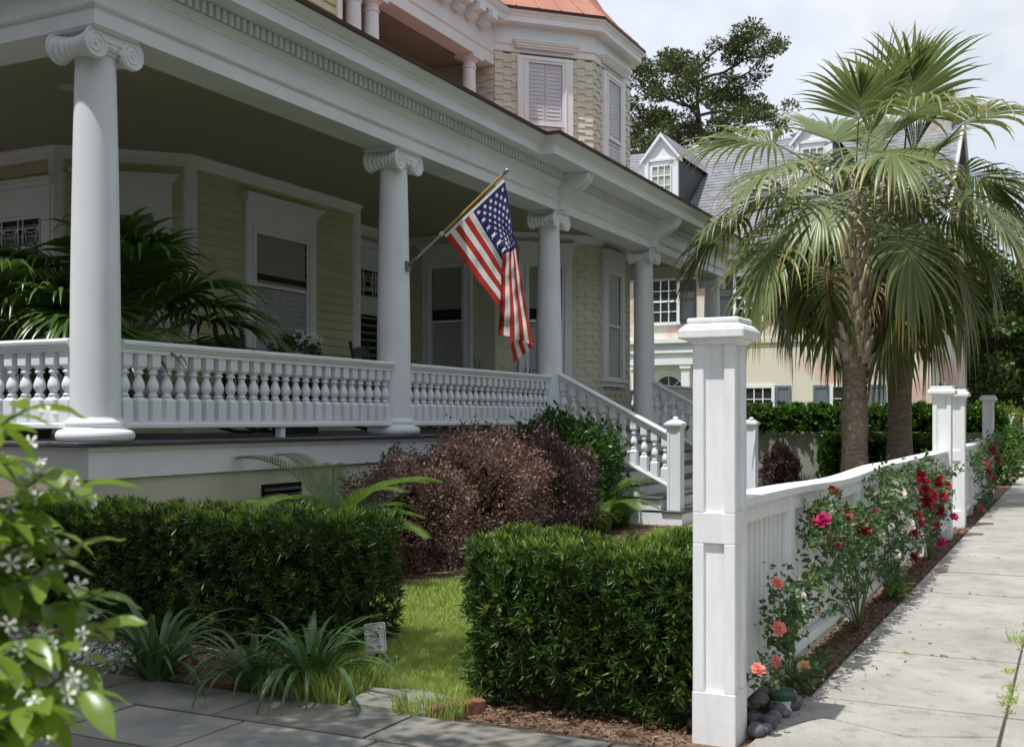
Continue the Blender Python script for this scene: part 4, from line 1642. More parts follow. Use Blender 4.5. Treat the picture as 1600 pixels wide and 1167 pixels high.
def tufts(P, Nn, k, L0, L1, W, spread, up=0.25):
    """rosettes of narrow leaves at shoot tips P facing Nn"""
    n = len(P)
    P2_ = np.repeat(P, k, 0)
    N2_ = np.repeat(Nn, k, 0)
    D = unit(N2_ + rnd_dirs(n * k) * spread + np.array([0, 0, up]))
    return leafset(P2_ + D * 0.004, D, NR.uniform(L0, L1, n * k), NR.uniform(W * .8, W * 1.25, n * k), 0.15)


def hedge(name, label, x0, x1, y0, y1, h, dens, L0=0.04, L1=0.075, W=0.0095, k=13, group=None, mat=None, z0=0.02, spread=0.95, bump=0.035):
    T = thing(name, label, 'hedge', ((x0 + x1) / 2, (y0 + y1) / 2, 0), group)
    mat = mat or HLEAF
    P, Nn = [], []
    faces = [((x0, x1), (y0, y0), (z0, h), (0, -1, 0)), ((x0, x1), (y1, y1), (z0, h), (0, 1, 0)), ((x0, x0), (y0, y1), (z0, h), (-1, 0, 0)), ((x1, x1), (y0, y1), (z0, h), (1, 0, 0)), ((x0, x1), (y0, y1), (h, h), (0, 0, 1))]
    for xs, ys2, zs, nn in faces:
        ar = max(xs[1] - xs[0], 1e-3 if xs[0] != xs[1] else 1) * max(ys2[1] - ys2[0], 1e-3 if ys2[0] != ys2[1] else 1) * max(zs[1] - zs[0], 1e-3 if zs[0] != zs[1] else 1)
        m = int(ar * dens * (1.35 if nn[2] else 1) * (0.45 if nn[1] > 0 else 1))
        p = np.stack([NR.uniform(*xs, m), NR.uniform(*ys2, m), NR.uniform(*zs, m)], 1)
        nv = np.tile(np.array(nn, float), (m, 1))
        dep = np.abs(NR.normal(0, 0.06, m)) - bump * (np.sin(p[:, 0] * 9 + p[:, 2] * 5) * np.sin(p[:, 1] * 8 + p[:, 2] * 7 + 1) + 0.5 * np.sin(p[:, 0] * 23 + p[:, 2] * 19))
        low = np.clip((0.16 - p[:, 2]) / 0.16, 0, 1)
        p = p - nv * (dep + low * 0.10 * (nn[2] == 0))[:, None]
        # round the corners a little
        P.append(p)
        Nn.append(nv)
    m = int((x1 - x0) * (y1 - y0) * (h - z0) * dens * 2.2)
    P.append(np.stack([NR.uniform(x0 + .07, x1 - .07, m), NR.uniform(y0 + .07, y1 - .07, m), NR.uniform(z0 + .05, h - .07, m)], 1))
    Nn.append(rnd_dirs(m) * np.array([1, 1, .45]))
    P, Nn = np.concatenate(P), np.concatenate(Nn)
    if mat is HLEAF:
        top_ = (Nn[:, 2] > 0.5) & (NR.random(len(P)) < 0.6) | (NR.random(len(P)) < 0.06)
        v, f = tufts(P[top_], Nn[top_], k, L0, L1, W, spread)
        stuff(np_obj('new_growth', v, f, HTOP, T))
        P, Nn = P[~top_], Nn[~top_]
    v, f = tufts(P, Nn, k, L0, L1, W, spread)
    stuff(np_obj('foliage', v, f, mat, T))
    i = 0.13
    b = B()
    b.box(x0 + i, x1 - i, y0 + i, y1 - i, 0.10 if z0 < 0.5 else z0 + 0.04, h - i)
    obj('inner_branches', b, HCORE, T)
    t = B()
    xx = x0 + 0.12
    while xx < x1 - 0.05:
        t.tube([(xx, (y0 + y1) / 2, -0.03), (xx + RD.uniform(-.04, .04), (y0 + y1) / 2, 0.14)], [0.014, 0.010], 6)
        xx += 0.24
    stuff(obj('stems', t, TWIG, T))
    return T


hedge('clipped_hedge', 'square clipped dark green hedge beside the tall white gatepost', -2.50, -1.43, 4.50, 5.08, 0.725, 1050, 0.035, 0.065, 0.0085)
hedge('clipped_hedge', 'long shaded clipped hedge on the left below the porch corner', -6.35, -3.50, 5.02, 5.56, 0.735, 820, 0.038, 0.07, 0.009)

# -- strap leaf clumps


def strap_mesh(seed, L, w, mat, arch):
    r = random.Random(seed)
    n = 9
    V, Fc = [], []
    e = math.radians(r.uniform(50, 86))
    p = Vector((0, 0, 0))
    for i in range(n):
        t = i / (n - 1)
        ww = w * (0.75 + 0.5 * math.sin(math.pi * min(1, t * 1.3) * 0.8)) * (1 - t ** 5) + 0.0006
        ww *= (1 - 0.55 * t ** 2)
        V += [(p.x, -ww / 2, p.z + ww * 0.18), (p.x, 0, p.z), (p.x, ww / 2, p.z + ww * 0.18)]
        e2 = e - arch * t ** 1.15
        p = p + Vector((math.cos(e2), 0, math.sin(e2))) * (L / (n - 1))
    for i in range(n - 1):
        a = i * 3
        Fc += [(a, a + 1, a + 4, a + 3), (a + 1, a + 2, a + 5, a + 4)]
    me = np_mesh('leaf', V, Fc, mat)
    me.polygons.foreach_set('use_smooth', [True] * len(Fc))
    return me


AGA = LM('agapanthus_leaf', (0.045, 0.095, 0.035), (0.085, 0.16, 0.05), 0.25, 0.35, 0.5)
STRAPS = [strap_mesh(i, 0.40 + 0.035 * i, 0.026, AGA, math.radians(100 + 16 * (i % 5))) for i in range(9)]


def clump(name, label, cat, x, y, nl, meshes, smin, smax, group=None, spread=0.07):
    T = thing(name, label, cat, (x, y, 0), group)
    for i in range(nl):
        a = i * 2.399 + RD.uniform(-.3, .3)
        rr = spread * math.sqrt(RD.random())
        s = RD.uniform(smin, smax)
        link('leaf', meshes[RD.randrange(len(meshes))], T, (x + rr * math.cos(a), y + rr * math.sin(a), -0.01), (RD.uniform(-.12, .12), RD.uniform(-.2, .15), a), (s, s, s))
    return T


for (px, py, nl, s0, s1, lab) in ((215, 1068, 62, .8, 1.3, 'leftmost strap leaved clump behind the white jasmine in the shade'),
                              (372, 1085, 46, .7, 1.05, 'strap leaved clump in the middle of the three beside the flagstones'),
                              (462, 1083, 60, .8, 1.25, 'big arching strap leaved clump beside the little garden sign')):
    q = onz(px, py, 0)
    clump('agapanthus', lab, 'plant', q.x, q.y + 0.12, nl, STRAPS, s0, s1, 'strap leaved clumps along the driveway')
LIRI = LM('liriope_leaf', (0.05, 0.12, 0.02), (0.13, 0.24, 0.05), 0.3, 0.4)
THIN = [strap_mesh(20 + i, 0.5, 0.012, LIRI, math.radians(75 + 15 * i)) for i in range(5)]


def big_tuft(label, x, y, n, s0, s1):
    """grassy tuft: blades joined, too fine to pick apart"""
    T = thing('grassy_tuft', label, 'plant', (x, y, 0))
    V, Fc, o = [], [], 0
    for i in range(n):
        a = RD.uniform(0, 6.283)
        e = math.radians(RD.uniform(45, 88))
        L_ = RD.uniform(s0, s1)
        w_ = 0.011
        p = Vector((x + RD.gauss(0, .05), y + RD.gauss(0, .05), 0))
        sd = Vector((-math.sin(a), math.cos(a), 0)) * w_ / 2
        for k_ in range(5):
            t = k_ / 4
            ww = (1 - t ** 3) + 0.05
            V += [tuple(p - sd * ww), tuple(p + sd * ww)]
            ee = e - 1.7 * t * RD.uniform(.7, 1)
            p = p + Vector((math.cos(a) * math.cos(ee), math.sin(a) * math.cos(ee), math.sin(ee))) * L_ / 4
        Fc += [(o + 2 * k_, o + 2 * k_ + 1, o + 2 * k_ + 3, o + 2 * k_ + 2) for k_ in range(4)]
        o += 10
    stuff(np_obj('blades', V, Fc, LIRI, T))
    return T


q = onz(965, 815, 0)
big_tuft('tuft of long green grass blades at the foot of the porch steps', -4.95, 12.75, 420, 0.35, 0.75)
big_tuft('tuft of long grass beside the purple shrub left of the steps', -4.95, 12.0, 330, 0.35, 0.7)
big_tuft('small grassy tuft in front of the purple shrub', -4.55, 10.2, 130, 0.15, 0.32)
big_tuft('grassy clump in the bed past the second stair post', -4.2, 19.6, 200, 0.3, 0.6)

# -- purple shrubs


def blob_leaves(blobs, dens, L0, L1, W, spread=0.9, depth=0.10, up=0.2):
    out_ = []
    for (c, r) in blobs:
        c, r = np.array(c), np.array(r)
        n = int(dens * 4 * math.pi * (np.prod(r) ** (2 / 3)))
        d = rnd_dirs(n)
        bump = 1 + 0.14 * np.sin(d[:, 0] * 6 + c[0] * 3) * np.sin(d[:, 1] * 7 + c[1]) + 0.10 * np.sin(d[:, 2] * 9 + d[:, 0] * 5) + 0.06 * np.sin(d[:, 0] * 19 + d[:, 1] * 17) * np.sin(d[:, 2] * 21)
        bump = bump + (NR.random(n) < 0.10) * NR.uniform(0.05, 0.22, n)
        P = c + d * r * (bump - np.abs(NR.normal(0, depth, n)))[:, None]
        k_ = P[:, 2] > 0.02
        P, d = P[k_], d[k_]
        D = unit(d + rnd_dirs(len(P)) * spread + np.array([0, 0, up]))
        out_.append(leafset(P, D, NR.uniform(L0, L1, len(P)), NR.uniform(W * .75, W * 1.25, len(P)), 0.2))
    return merge(out_)


def shrub(name, label, blobs, dens, L0, L1, W, mat, cat='shrub', core=HCORE, group=None, stem=True, **kw):
    c0 = blobs[0][0]
    T = thing(name, label, cat, (c0[0], c0[1], 0), group)
    v, f = blob_leaves(blobs, dens, L0, L1, W, **kw)
    stuff(np_obj('foliage', v, f, mat, T))
    b = B()
    for (c, r) in blobs:
        prof = [(max(0.02, r[0] * 0.38 * math.sin(math.pi * j / 6)), -r[2] * 0.42 * math.cos(math.pi * j / 6)) for j in range(7)]
        b2 = B().lathe(prof, 10)
        b.add([(c[0] + x, c[1] + y_ * r[1] / r[0], max(0.01, c[2] + z)) for x, y_, z in b2.v], b2.f)
    stuff(obj('inner_branches', b, core, T, smooth=True))
    if stem:
        t = B()
        for (c, r) in blobs[:4]:
            t.tube([(c[0], c[1], -0.03), (c[0] + .03, c[1], max(0.1, c[2]))], [0.03, 0.015], 6)
        stuff(obj('stems', t, TWIG, T))
    return T


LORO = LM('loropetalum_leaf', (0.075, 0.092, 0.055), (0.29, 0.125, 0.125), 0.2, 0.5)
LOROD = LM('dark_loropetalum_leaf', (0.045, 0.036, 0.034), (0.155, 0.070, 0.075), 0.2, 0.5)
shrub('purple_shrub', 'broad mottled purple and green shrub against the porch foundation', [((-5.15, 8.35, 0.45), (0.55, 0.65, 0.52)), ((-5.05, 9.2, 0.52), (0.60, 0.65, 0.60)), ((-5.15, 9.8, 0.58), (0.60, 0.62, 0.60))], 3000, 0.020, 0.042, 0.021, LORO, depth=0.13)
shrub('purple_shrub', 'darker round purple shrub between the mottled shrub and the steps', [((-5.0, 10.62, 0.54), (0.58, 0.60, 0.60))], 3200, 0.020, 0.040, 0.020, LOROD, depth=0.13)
BROAD = LM('glossy_broad_leaf', (0.02, 0.06, 0.012), (0.07, 0.15, 0.025), 0.25, 0.3, 0.6)
shrub('glossy_shrub', 'glossy dark green shrub beside the top of the stair railing', [((-5.45, 12.05, 0.80), (0.50, 0.60, 0.55)), ((-5.35, 12.75, 0.72), (0.45, 0.5, 0.52))], 800, 0.06, 0.11, 0.045, BROAD, depth=0.2)
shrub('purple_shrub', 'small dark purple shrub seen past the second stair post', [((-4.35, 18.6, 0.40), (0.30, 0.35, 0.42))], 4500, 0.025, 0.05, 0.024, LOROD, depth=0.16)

# -- sagos and other feather palms


def feather_mesh(seed, L, nl, ll, mat, e0, arch, w=0.009, name='frond'):
    r = random.Random(seed)
    V, Fc = [], []
    e = math.radians(e0)
    p = Vector((0, 0, 0))
    n = nl
    pts = []
    for i in range(n):
        t = i / (n - 1)
        ee = e - arch * t
        d = Vector((math.cos(ee), 0, math.sin(ee)))
        pts.append((p.copy(), d))
        p = p + d * (L / (n - 1))
    rw = 0.006
    for i in range(n - 1):
        a, d = pts[i]
        c, _ = pts[i + 1]
        o = len(V)
        V += [(a.x, -rw, a.z), (a.x, rw, a.z), (c.x, rw, c.z), (c.x, -rw, c.z)]
        Fc.append((o, o + 1, o + 2, o + 3))
    for i in range(2, n):
        a, d = pts[i]
        t = i / (n - 1)
        l = ll * math.sin(math.pi * (0.12 + 0.80 * t)) ** 0.7
        nrm = Vector((-d.z, 0, d.x))
        for s in (-1, 1):
            dr = (d * 0.75 + Vector((0, s, 0)) * 0.9 + nrm * 0.35).normalized()
            tip = a + dr * l - Vector((0, 0, 0.10 * l))
            m_ = a + dr * l * 0.5 + nrm * 0.004
            o = len(V)
            V += [tuple(a - d * w * .4), tuple(a + d * w * .4), tuple(m_ + d * w * .5), tuple(m_ - d * w * .5), tuple(tip + d * .001), tuple(tip - d * .001)]
            Fc += [(o, o + 1, o + 2, o + 3), (o + 3, o + 2, o + 4, o + 5)]
    return np_mesh(name, V, Fc, mat)


SAGO = LM('sago_leaf', (0.07, 0.13, 0.022), (0.14, 0.22, 0.045), 0.3, 0.35, 0.5)
SGM = [feather_mesh(i, 0.75 + 0.06 * i, 48, 0.16, SAGO, 34 + 11 * i, math.radians(62 + 6 * i), 0.014) for i in range(5)]


def sago(label, x, y, nf, s, zb=0.10):
    T = thing('sago_palm', label, 'palm', (x, y, 0))
    obj('trunk', B().lathe([(0.09, -0.02), (0.11, 0.06), (0.09, zb + 0.04), (0.03, zb + 0.08)], 12, (x, y, 0)), BARK, T)
    for i in range(nf):
        a = i * 2.399
        link('frond', SGM[i % 5], T, (x, y, zb), (0, 0, a), s * RD.uniform(.85, 1.1))


sago('feathery sago palm with arching fronds in front of the foundation vent', -5.2, 7.25, 17, 1.12, 0.36)
sago('feathery sago palm beside the porch steps', -5.0, 12.4, 13, 0.95, 0.22)

# -- fan palms
FANG = LM('palmetto_leaf', (0.105, 0.15, 0.048), (0.20, 0.25, 0.10), 0.28, 0.38, 0.5, attr=True, tcol=(0.46, 0.31, 0.075))
FANP = LM('potted_palm_leaf', (0.045, 0.10, 0.02), (0.10, 0.18, 0.04), 0.3, 0.3, 0.55, attr=True, tcol=(0.25, 0.2, 0.06))
FAND = LM('dead_palm_leaf', (0.20, 0.15, 0.09), (0.38, 0.31, 0.20), 0.15, 0.8, 0.2, attr=True, tcol=(0.30, 0.24, 0.16))


def fan_mesh(seed, elev, pet, blade, mat, nseg=42, droop=1.0, w=0.034, tipc=0.5, half=115):
    """costapalmate leaf growing along +x at the given elevation"""
    r = random.Random(seed)
    V, Fc, A = [], [], []
    # petiole arcs down
    p = Vector((0, 0, 0))
    e = math.radians(elev)
    pts = []
    nP = 8
    for i in range(nP):
        t = i / (nP - 1)
        ee = e - 0.45 * min(1.2, droop) * t * t
        pts.append(p.copy())
        p = p + Vector((math.cos(ee), 0, math.sin(ee))) * (pet / (nP - 1))
    tb = B().tube(pts, [0.020 - 0.010 * i / (nP - 1) for i in range(nP)], 5)
    for v in tb.v:
        V.append(v)
        A.append(0.12)
    Fc4 = [f for f in tb.f if len(f) == 4]
    # costa: continues and curls down
    ee0 = e - 0.45 * min(1.2, droop)
    hub = pts[-1]
    for s in range(nseg):
        f = (s + 0.5) / nseg * 2 - 1
        phi = math.radians(half) * f + r.uniform(-.03, .03)
        cl = (1 - abs(f)) * blade * 0.38
        eb = ee0 - 0.55 * (1 - abs(f))
        start = hub + Vector((math.cos(ee0 - .2), 0, math.sin(ee0 - .2))) * cl
        fw = Vector((math.cos(eb), 0, math.sin(eb)))
        nrm = Vector((-math.sin(eb), 0, math.cos(eb)))
        side = Vector((0, 1, 0))
        L_ = blade * (0.78 + 0.22 * math.cos(phi)) * r.uniform(0.82, 1.1) - cl * 0.5
        lift = 0.22 * abs(math.sin(phi))
        d0 = (fw * math.cos(phi) + side * math.sin(phi) + nrm * lift).normalized()
        q = start.copy()
        n = 7
        perp = nrm.cross(d0).normalized()
        tipamt = r.random() ** 1.3 * tipc
        dr_ = r.uniform(.55, 1.5)
        o = len(V)
        d = d0.copy()
        for i in range(n):
            t = i / (n - 1)
            ww = w * (0.35 + 1.0 * min(1, t * 2.6)) if t < 0.4 else w * 1.35 * (1 - ((t - 0.4) / 0.6) ** 1.3) + 0.001
            up_ = perp.cross(d)
            V += [tuple(q - perp * ww / 2 + up_ * ww * 0.22), tuple(q), tuple(q + perp * ww / 2 + up_ * ww * 0.22)]
            A += [min(1, max(0, (t - 0.58)) / 0.42 * tipamt * 1.5)] * 3
            g_ = (0.06 + 0.62 * max(0, t - 0.32) * 1.6) * droop * dr_
            d = (d + Vector((0, 0, -1)) * g_).normalized()
            q = q + d * (L_ / (n - 1))
        for i in range(n - 1):
            a = o + 3 * i
            Fc4 += [(a, a + 1, a + 4, a + 3), (a + 1, a + 2, a + 5, a + 4)]
    return np_mesh('frond', V, np.array(Fc4), mat, np.clip(A, 0, 1))


FANS = {}
for e_ in (84, 66, 46, 26, 6, -16, -38, -58):
    P_ = {84: (.75, 1.40, 55, .25), 66: (.85, 1.40, 75, .4), 46: (1.1, 1.5, 95, .9), 26: (1.15, 1.55, 105, 1.3), 6: (1.15, 1.6, 110, 1.6), -16: (1.1, 1.6, 112, 1.8), -38: (1.0, 1.55, 115, 1.9), -58: (.9, 1.5, 115, 1.9)}[e_]
    FANS[e_] = [fan_mesh(100 + e_ * 3 + k_, e_, P_[0] + 0.22 * k_, P_[1], FANG, nseg=38, half=P_[2], droop=P_[3], w=0.048, tipc=(0.2 if e_ > 50 else 0.75 if e_ > 0 else 1.0)) for k_ in range(3)]
DEADS = [fan_mesh(300 + k_, -50 - 10 * k_, 0.65, 0.9, FAND, nseg=30, droop=1.4, w=0.035) for k_ in range(3)]
BOOTME = []
for k_ in range(3):
    bb = B()
    bb.add([(0, -0.055, 0), (0, 0.055, 0), (0.035, 0.04, 0.02), (0.035, -0.04, 0.02), (0.02, -0.045, 0.22 + .03 * k_), (0.02, 0.045, 0.22 + .03 * k_), (0.085, 0.02, 0.27 + .03 * k_), (0.085, -0.02, 0.27 + .03 * k_), (0.065, 0.0, 0.10)],
           [(0, 1, 5, 4), (0, 3, 2, 1), (3, 7, 8), (3, 8, 2), (2, 8, 6), (7, 6, 8), (1, 2, 6, 5), (0, 4, 7, 3), (4, 5, 6, 7)])
    BOOTME.append(bb.mesh('boot', BOOT))


def palm(label, x, y, top, r0, counts, seed, boots=(2.2, 4.0), ndead=16):
    rr = random.Random(seed)
    T = thing('palmetto_palm', label, 'palm', (x, y, 0), 'pair of palmetto palms')
    prof = []
    for i in range(40):
        t = i / 39
        z = -0.05 + t * (top + 0.15)
        r = r0 * (1.22 - 0.22 * min(1, t * 5)) * (1 - 0.06 * t) + 0.006 * math.sin(z * 45) + 0.004 * math.sin(z * 97)
        prof.append((r, z))
    prof.append((0.05, top + 0.25))
    tk = B().lathe(prof, 18, (x, y, 0))
    obj('trunk', tk, BARK, T, smooth=True)
    z = boots[0]
    i = 0
    while z < boots[1]:
        a = i * 2.399963
        link('boot', BOOTME[i % 3], T, (x + math.cos(a) * (r0 * 0.94), y + math.sin(a) * (r0 * 0.94), z), (0, math.radians(8), a), (1.05, 1.5, 1.0 + rr.uniform(-.1, .15)))
        z += 0.021
        i += 1
    i = 0
    for e_, n in counts:
        for k_ in range(n):
            a = i * 2.399963 + rr.uniform(-.25, .25)
            zz = top - 0.05 + 0.25 * (e_ / 84)
            s = rr.uniform(.82, 1.12) 
            if (e_ <= -30 and math.cos(a - math.radians(-80)) > 0.72) or (e_ < 0 and math.cos(a - math.radians(-80)) > 0.9):
                i += 1
                continue
            link('frond', FANS[e_][i % 3], T, (x + 0.12 * math.cos(a), y + 0.12 * math.sin(a), zz), (0, 0, a), (s, s, s))
            i += 1
    for k_ in range(ndead):
        a = k_ * 2.399963
        if math.cos(a - math.radians(-80)) > 0.6:
            continue
        link('dead_frond', DEADS[k_ % 3], T, (x + 0.14 * math.cos(a), y + 0.14 * math.sin(a), top - 0.35 - rr.uniform(0, .5)), (0, 0, a), rr.uniform(.8, 1.1))
    return T


palm('nearer palmetto palm with crisscross boots on its trunk behind the picket fence', -3.06, 18.0, 4.65, 0.20, ((84, 1), (66, 3), (46, 3), (26, 5), (6, 6), (-16, 7), (-38, 8), (-58, 5)), 5, (2.05, 4.3))
palm('farther palmetto palm standing right behind the other nearer the fence', -2.62, 19.7, 4.85, 0.20, ((84, 1), (66, 3), (46, 3), (26, 4), (6, 6), (-16, 7), (-38, 8), (-58, 5)), 9, (2.35, 4.8))

# potted palms on the porch
PF = [fan_mesh(500 + k_, e_, 0.62, 0.72, FANP, nseg=34, droop=0.9, w=0.034, tipc=0.4) for k_, e_ in enumerate((84, 70, 58, 46, 36, 26))]
POTM = M('clay_pot', (0.16, 0.12, 0.09), 0.7, var=0.2, vscale=8)


def potted_palm(label, x, y, nf, s, seed, ph=0.0):
    rr = random.Random(seed)
    T = thing('potted_palm', label, 'potted plant', (x, y, FZ))
    obj('pot', B().lathe([(0.16, FZ + 0.001), (0.20, FZ + 0.10), (0.22, FZ + 0.36), (0.24, FZ + 0.37), (0.24, FZ + 0.41), (0.21, FZ + 0.41), (0.19, FZ + 0.36)], 20, (x, y, 0)), POTM, T, smooth=True, auto=40)
    obj('trunk', B().tube([(x, y, FZ + 0.3), (x + .01, y, FZ + 0.60)], [0.07, 0.06], 9), BARK, T)
    for i in range(nf):
        a = ph + i * 2.399963 + rr.uniform(-.2, .2)
        link('frond', PF[i % 6], T, (x, y, FZ + 0.52 + rr.uniform(0, .12)), (0, 0, a), s * rr.uniform(.88, 1.1))


potted_palm('big potted fan palm on the porch right of the corner column', -7.5, 7.2, 19, 1.25, 3)
potted_palm('potted fan palm on the porch left of the corner column', -7.75, 6.55, 14, 1.0, 8, 1.0)

# spiky potted plant by the turret
q = onx(842, 560, -6.9)
SPK = LM('spiky_leaf', (0.015, 0.03, 0.015), (0.04, 0.07, 0.03), 0.15, 0.35)
SPM = [strap_mesh(60 + i, 0.62, 0.018, SPK, math.radians(18 + 14 * i)) for i in range(4)]
for (x_, y_, lab, n_) in ((-6.75, 12.55, 'spiky dark leaved potted plant behind the railing near the flag', 44), (-6.95, 14.35, 'spiky potted plant on the porch behind the head of the stair railing', 40)):
    T = thing('potted_dracaena', lab, 'potted plant', (x_, y_, FZ))
    obj('pot', B().lathe([(0.14, FZ + 0.001), (0.18, FZ + 0.30), (0.20, FZ + 0.31), (0.20, FZ + 0.34), (0.17, FZ + 0.34)], 18, (x_, y_, 0)), POTM, T, smooth=True, auto=40)
    for i in range(n_):
        link('leaf', SPM[i % 4], T, (x_, y_, FZ + 0.32), (RD.uniform(-.1, .1), RD.uniform(-.5, .25), i * 2.399), RD.uniform(.7, 1.1))

# planter with white flowers
q = onx(462, 545, -7.55)
T = thing('flower_planter', 'dark planter of leafy white flowers behind the porch railing under the window', 'planter', (q.x, q.y, FZ))
obj('planter_box', B().frustum(q.x, q.y, 0.26, 0.34, FZ + 0.001, FZ + 0.70, 0.46, 0.56), BLACKW, T)
n = 900
d = rnd_dirs(n)
P = np.array([q.x, q.y, FZ + 0.86]) + d * np.array([0.19, 0.36, 0.20]) * NR.uniform(.5, 1.05, (n, 1))
v, f = leafset(P, d + rnd_dirs(n) * .8, NR.uniform(.04, .08, n), 0.035, 0.2)
stuff(np_obj('foliage', v, f, BROAD, T))
FLW = LM('white_petal', (0.70, 0.70, 0.66), (0.82, 0.82, 0.78), 0.25, 0.5)
for (dy, dz) in ((-0.12, .18), (-0.02, .12), (0.10, .17), (-0.14, -.05), (.22, .13)):
    n = 60
    d = rnd_dirs(n)
    P = np.array([q.x + 0.14, q.y + dy, FZ + 0.86 + dz]) + d * 0.045
    v, f = leafset(P, d + rnd_dirs(n) * .5, 0.03, 0.025, 0.2)
    np_obj('bloom', v, f, FLW, T)


# rocking chairs
def rocker(label, x, y, rz):
    T = thing('rocking_chair', label, 'chair', (x, y, FZ), 'black rocking chairs on the porch')
    mtx = Matrix.Translation(Vector((x, y, FZ))) @ Matrix.Rotation(rz, 4, 'Z')

    def part(name, b):
        return obj(name, tr(b, mtx), BLACKW, T)
    for s in (-1, 1):
        part('rocker', B().tube([(0.42 * t, s * 0.25, 0.02 + 0.09 * t * t) for t in (-1, -.6, -.2, .2, .6, 1)], 0.02, 6))
        part('leg', B().tube([(0.22, s * 0.25, 0.04), (0.22, s * 0.26, 0.66)], 0.022, 8))
        part('leg', B().tube([(-0.20, s * 0.25, 0.04), (-0.22, s * 0.25, 0.44), (-0.36, s * 0.25, 1.08), (-0.37, s * 0.25, 1.15)], [0.022, 0.022, 0.02, 0.028], 8))
        part('armrest', B().box(-0.27, 0.28, s * 0.28 - 0.04, s * 0.28 + 0.04, 0.66, 0.685))
    part('seat', B().box(-0.24, 0.26, -0.25, 0.25, 0.42, 0.45))
    part('backrest', B().add([(-0.35, -0.24, 0.98), (-0.35, 0.24, 0.98), (-0.365, 0.24, 1.06), (-0.37, 0, 1.10), (-0.365, -0.24, 1.06), (-0.33, -0.24, 0.98), (-0.33, 0.24, 0.98), (-0.345, 0.24, 1.06), (-0.35, 0, 1.10), (-0.345, -0.24, 1.06)],
         [(0, 1, 2, 3, 4), (9, 8, 7, 6, 5), (0, 5, 6, 1), (1, 6, 7, 2), (2, 7, 8, 3), (3, 8, 9, 4), (4, 9, 5, 0)]))
    for i in range(7):
        yy = -0.19 + i * 0.063
        part('slat', B().tube([(-0.225, yy, 0.45), (-0.34, yy, 1.0)], 0.011, 6))


q = onx(362, 530, -8.35)
rocker('black rocking chair below the large front window', -8.0, q.y, 0.1)
q = onx(566, 548, -8.35)
rocker('black rocking chair in front of the recessed door', -8.0, q.y, 0.15)

# ================================================================== ROSES ON THE FENCE
RLEAF = LM('rose_leaf', (0.03, 0.075, 0.018), (0.09, 0.16, 0.04), 0.25, 0.4, 0.45)


def rose_mesh(mat, seed):
    r = random.Random(seed)
    V, Fc = [], []
    for ring, (n, rad, tilt, pl) in enumerate(((6, 1.0, 0.35, 0.62), (6, 0.82, 0.7, 0.58), (5, 0.62, 1.0, 0.5), (5, 0.42, 1.2, 0.4), (3, 0.2, 1.4, 0.3))):
        for i in range(n):
            a = 2 * math.pi * (i + 0.5 * (ring % 2)) / n + r.uniform(-.15, .15)
            c, s = math.cos(a), math.sin(a)
            tl_ = tilt + r.uniform(-.12, .12)
            bw = pl * 0.75

            def pt(rr_, ww, h):
                return (c * rr_ - s * ww, s * rr_ + c * ww, h)
            o = len(V)
            V += [pt(0.08, 0, 0), pt(rad * .6, -bw * .7, math.tan(min(tl_, 1.2)) * 0.22), pt(rad * .6, bw * .7, math.tan(min(tl_, 1.2)) * 0.22), pt(rad, -bw * .45, math.sin(tl_) * .62), pt(rad, bw * .45, math.sin(tl_) * .62), pt(rad * 1.05, 0, math.sin(tl_) * .68)]
            Fc += [(o, o + 2, o + 1), (o + 1, o + 2, o + 4), (o + 1, o + 4, o + 3), (o + 3, o + 4, o + 5)]
    return np_mesh('rose_bloom', V, np.array(Fc), mat)


def PM(name, a, b):
    return LM(name, a, b, 0.25, 0.5, 0.3)


RM = {'red': rose_mesh(PM('red_petal', (0.30, 0.008, 0.03), (0.50, 0.02, 0.06)), 1), 'dark': rose_mesh(PM('crimson_petal', (0.16, 0.004, 0.015), (0.34, 0.012, 0.04)), 2),
      'white': rose_mesh(PM('blush_petal', (0.78, 0.70, 0.64), (0.82, 0.78, 0.74)), 3), 'pink': rose_mesh(PM('pink_petal', (0.75, 0.22, 0.20), (0.80, 0.35, 0.28)), 4),
      'peach': rose_mesh(PM('peach_petal', (0.80, 0.48, 0.22), (0.82, 0.60, 0.35)), 5), 'mag': rose_mesh(PM('magenta_petal', (0.45, 0.02, 0.12), (0.55, 0.05, 0.2)), 6)}


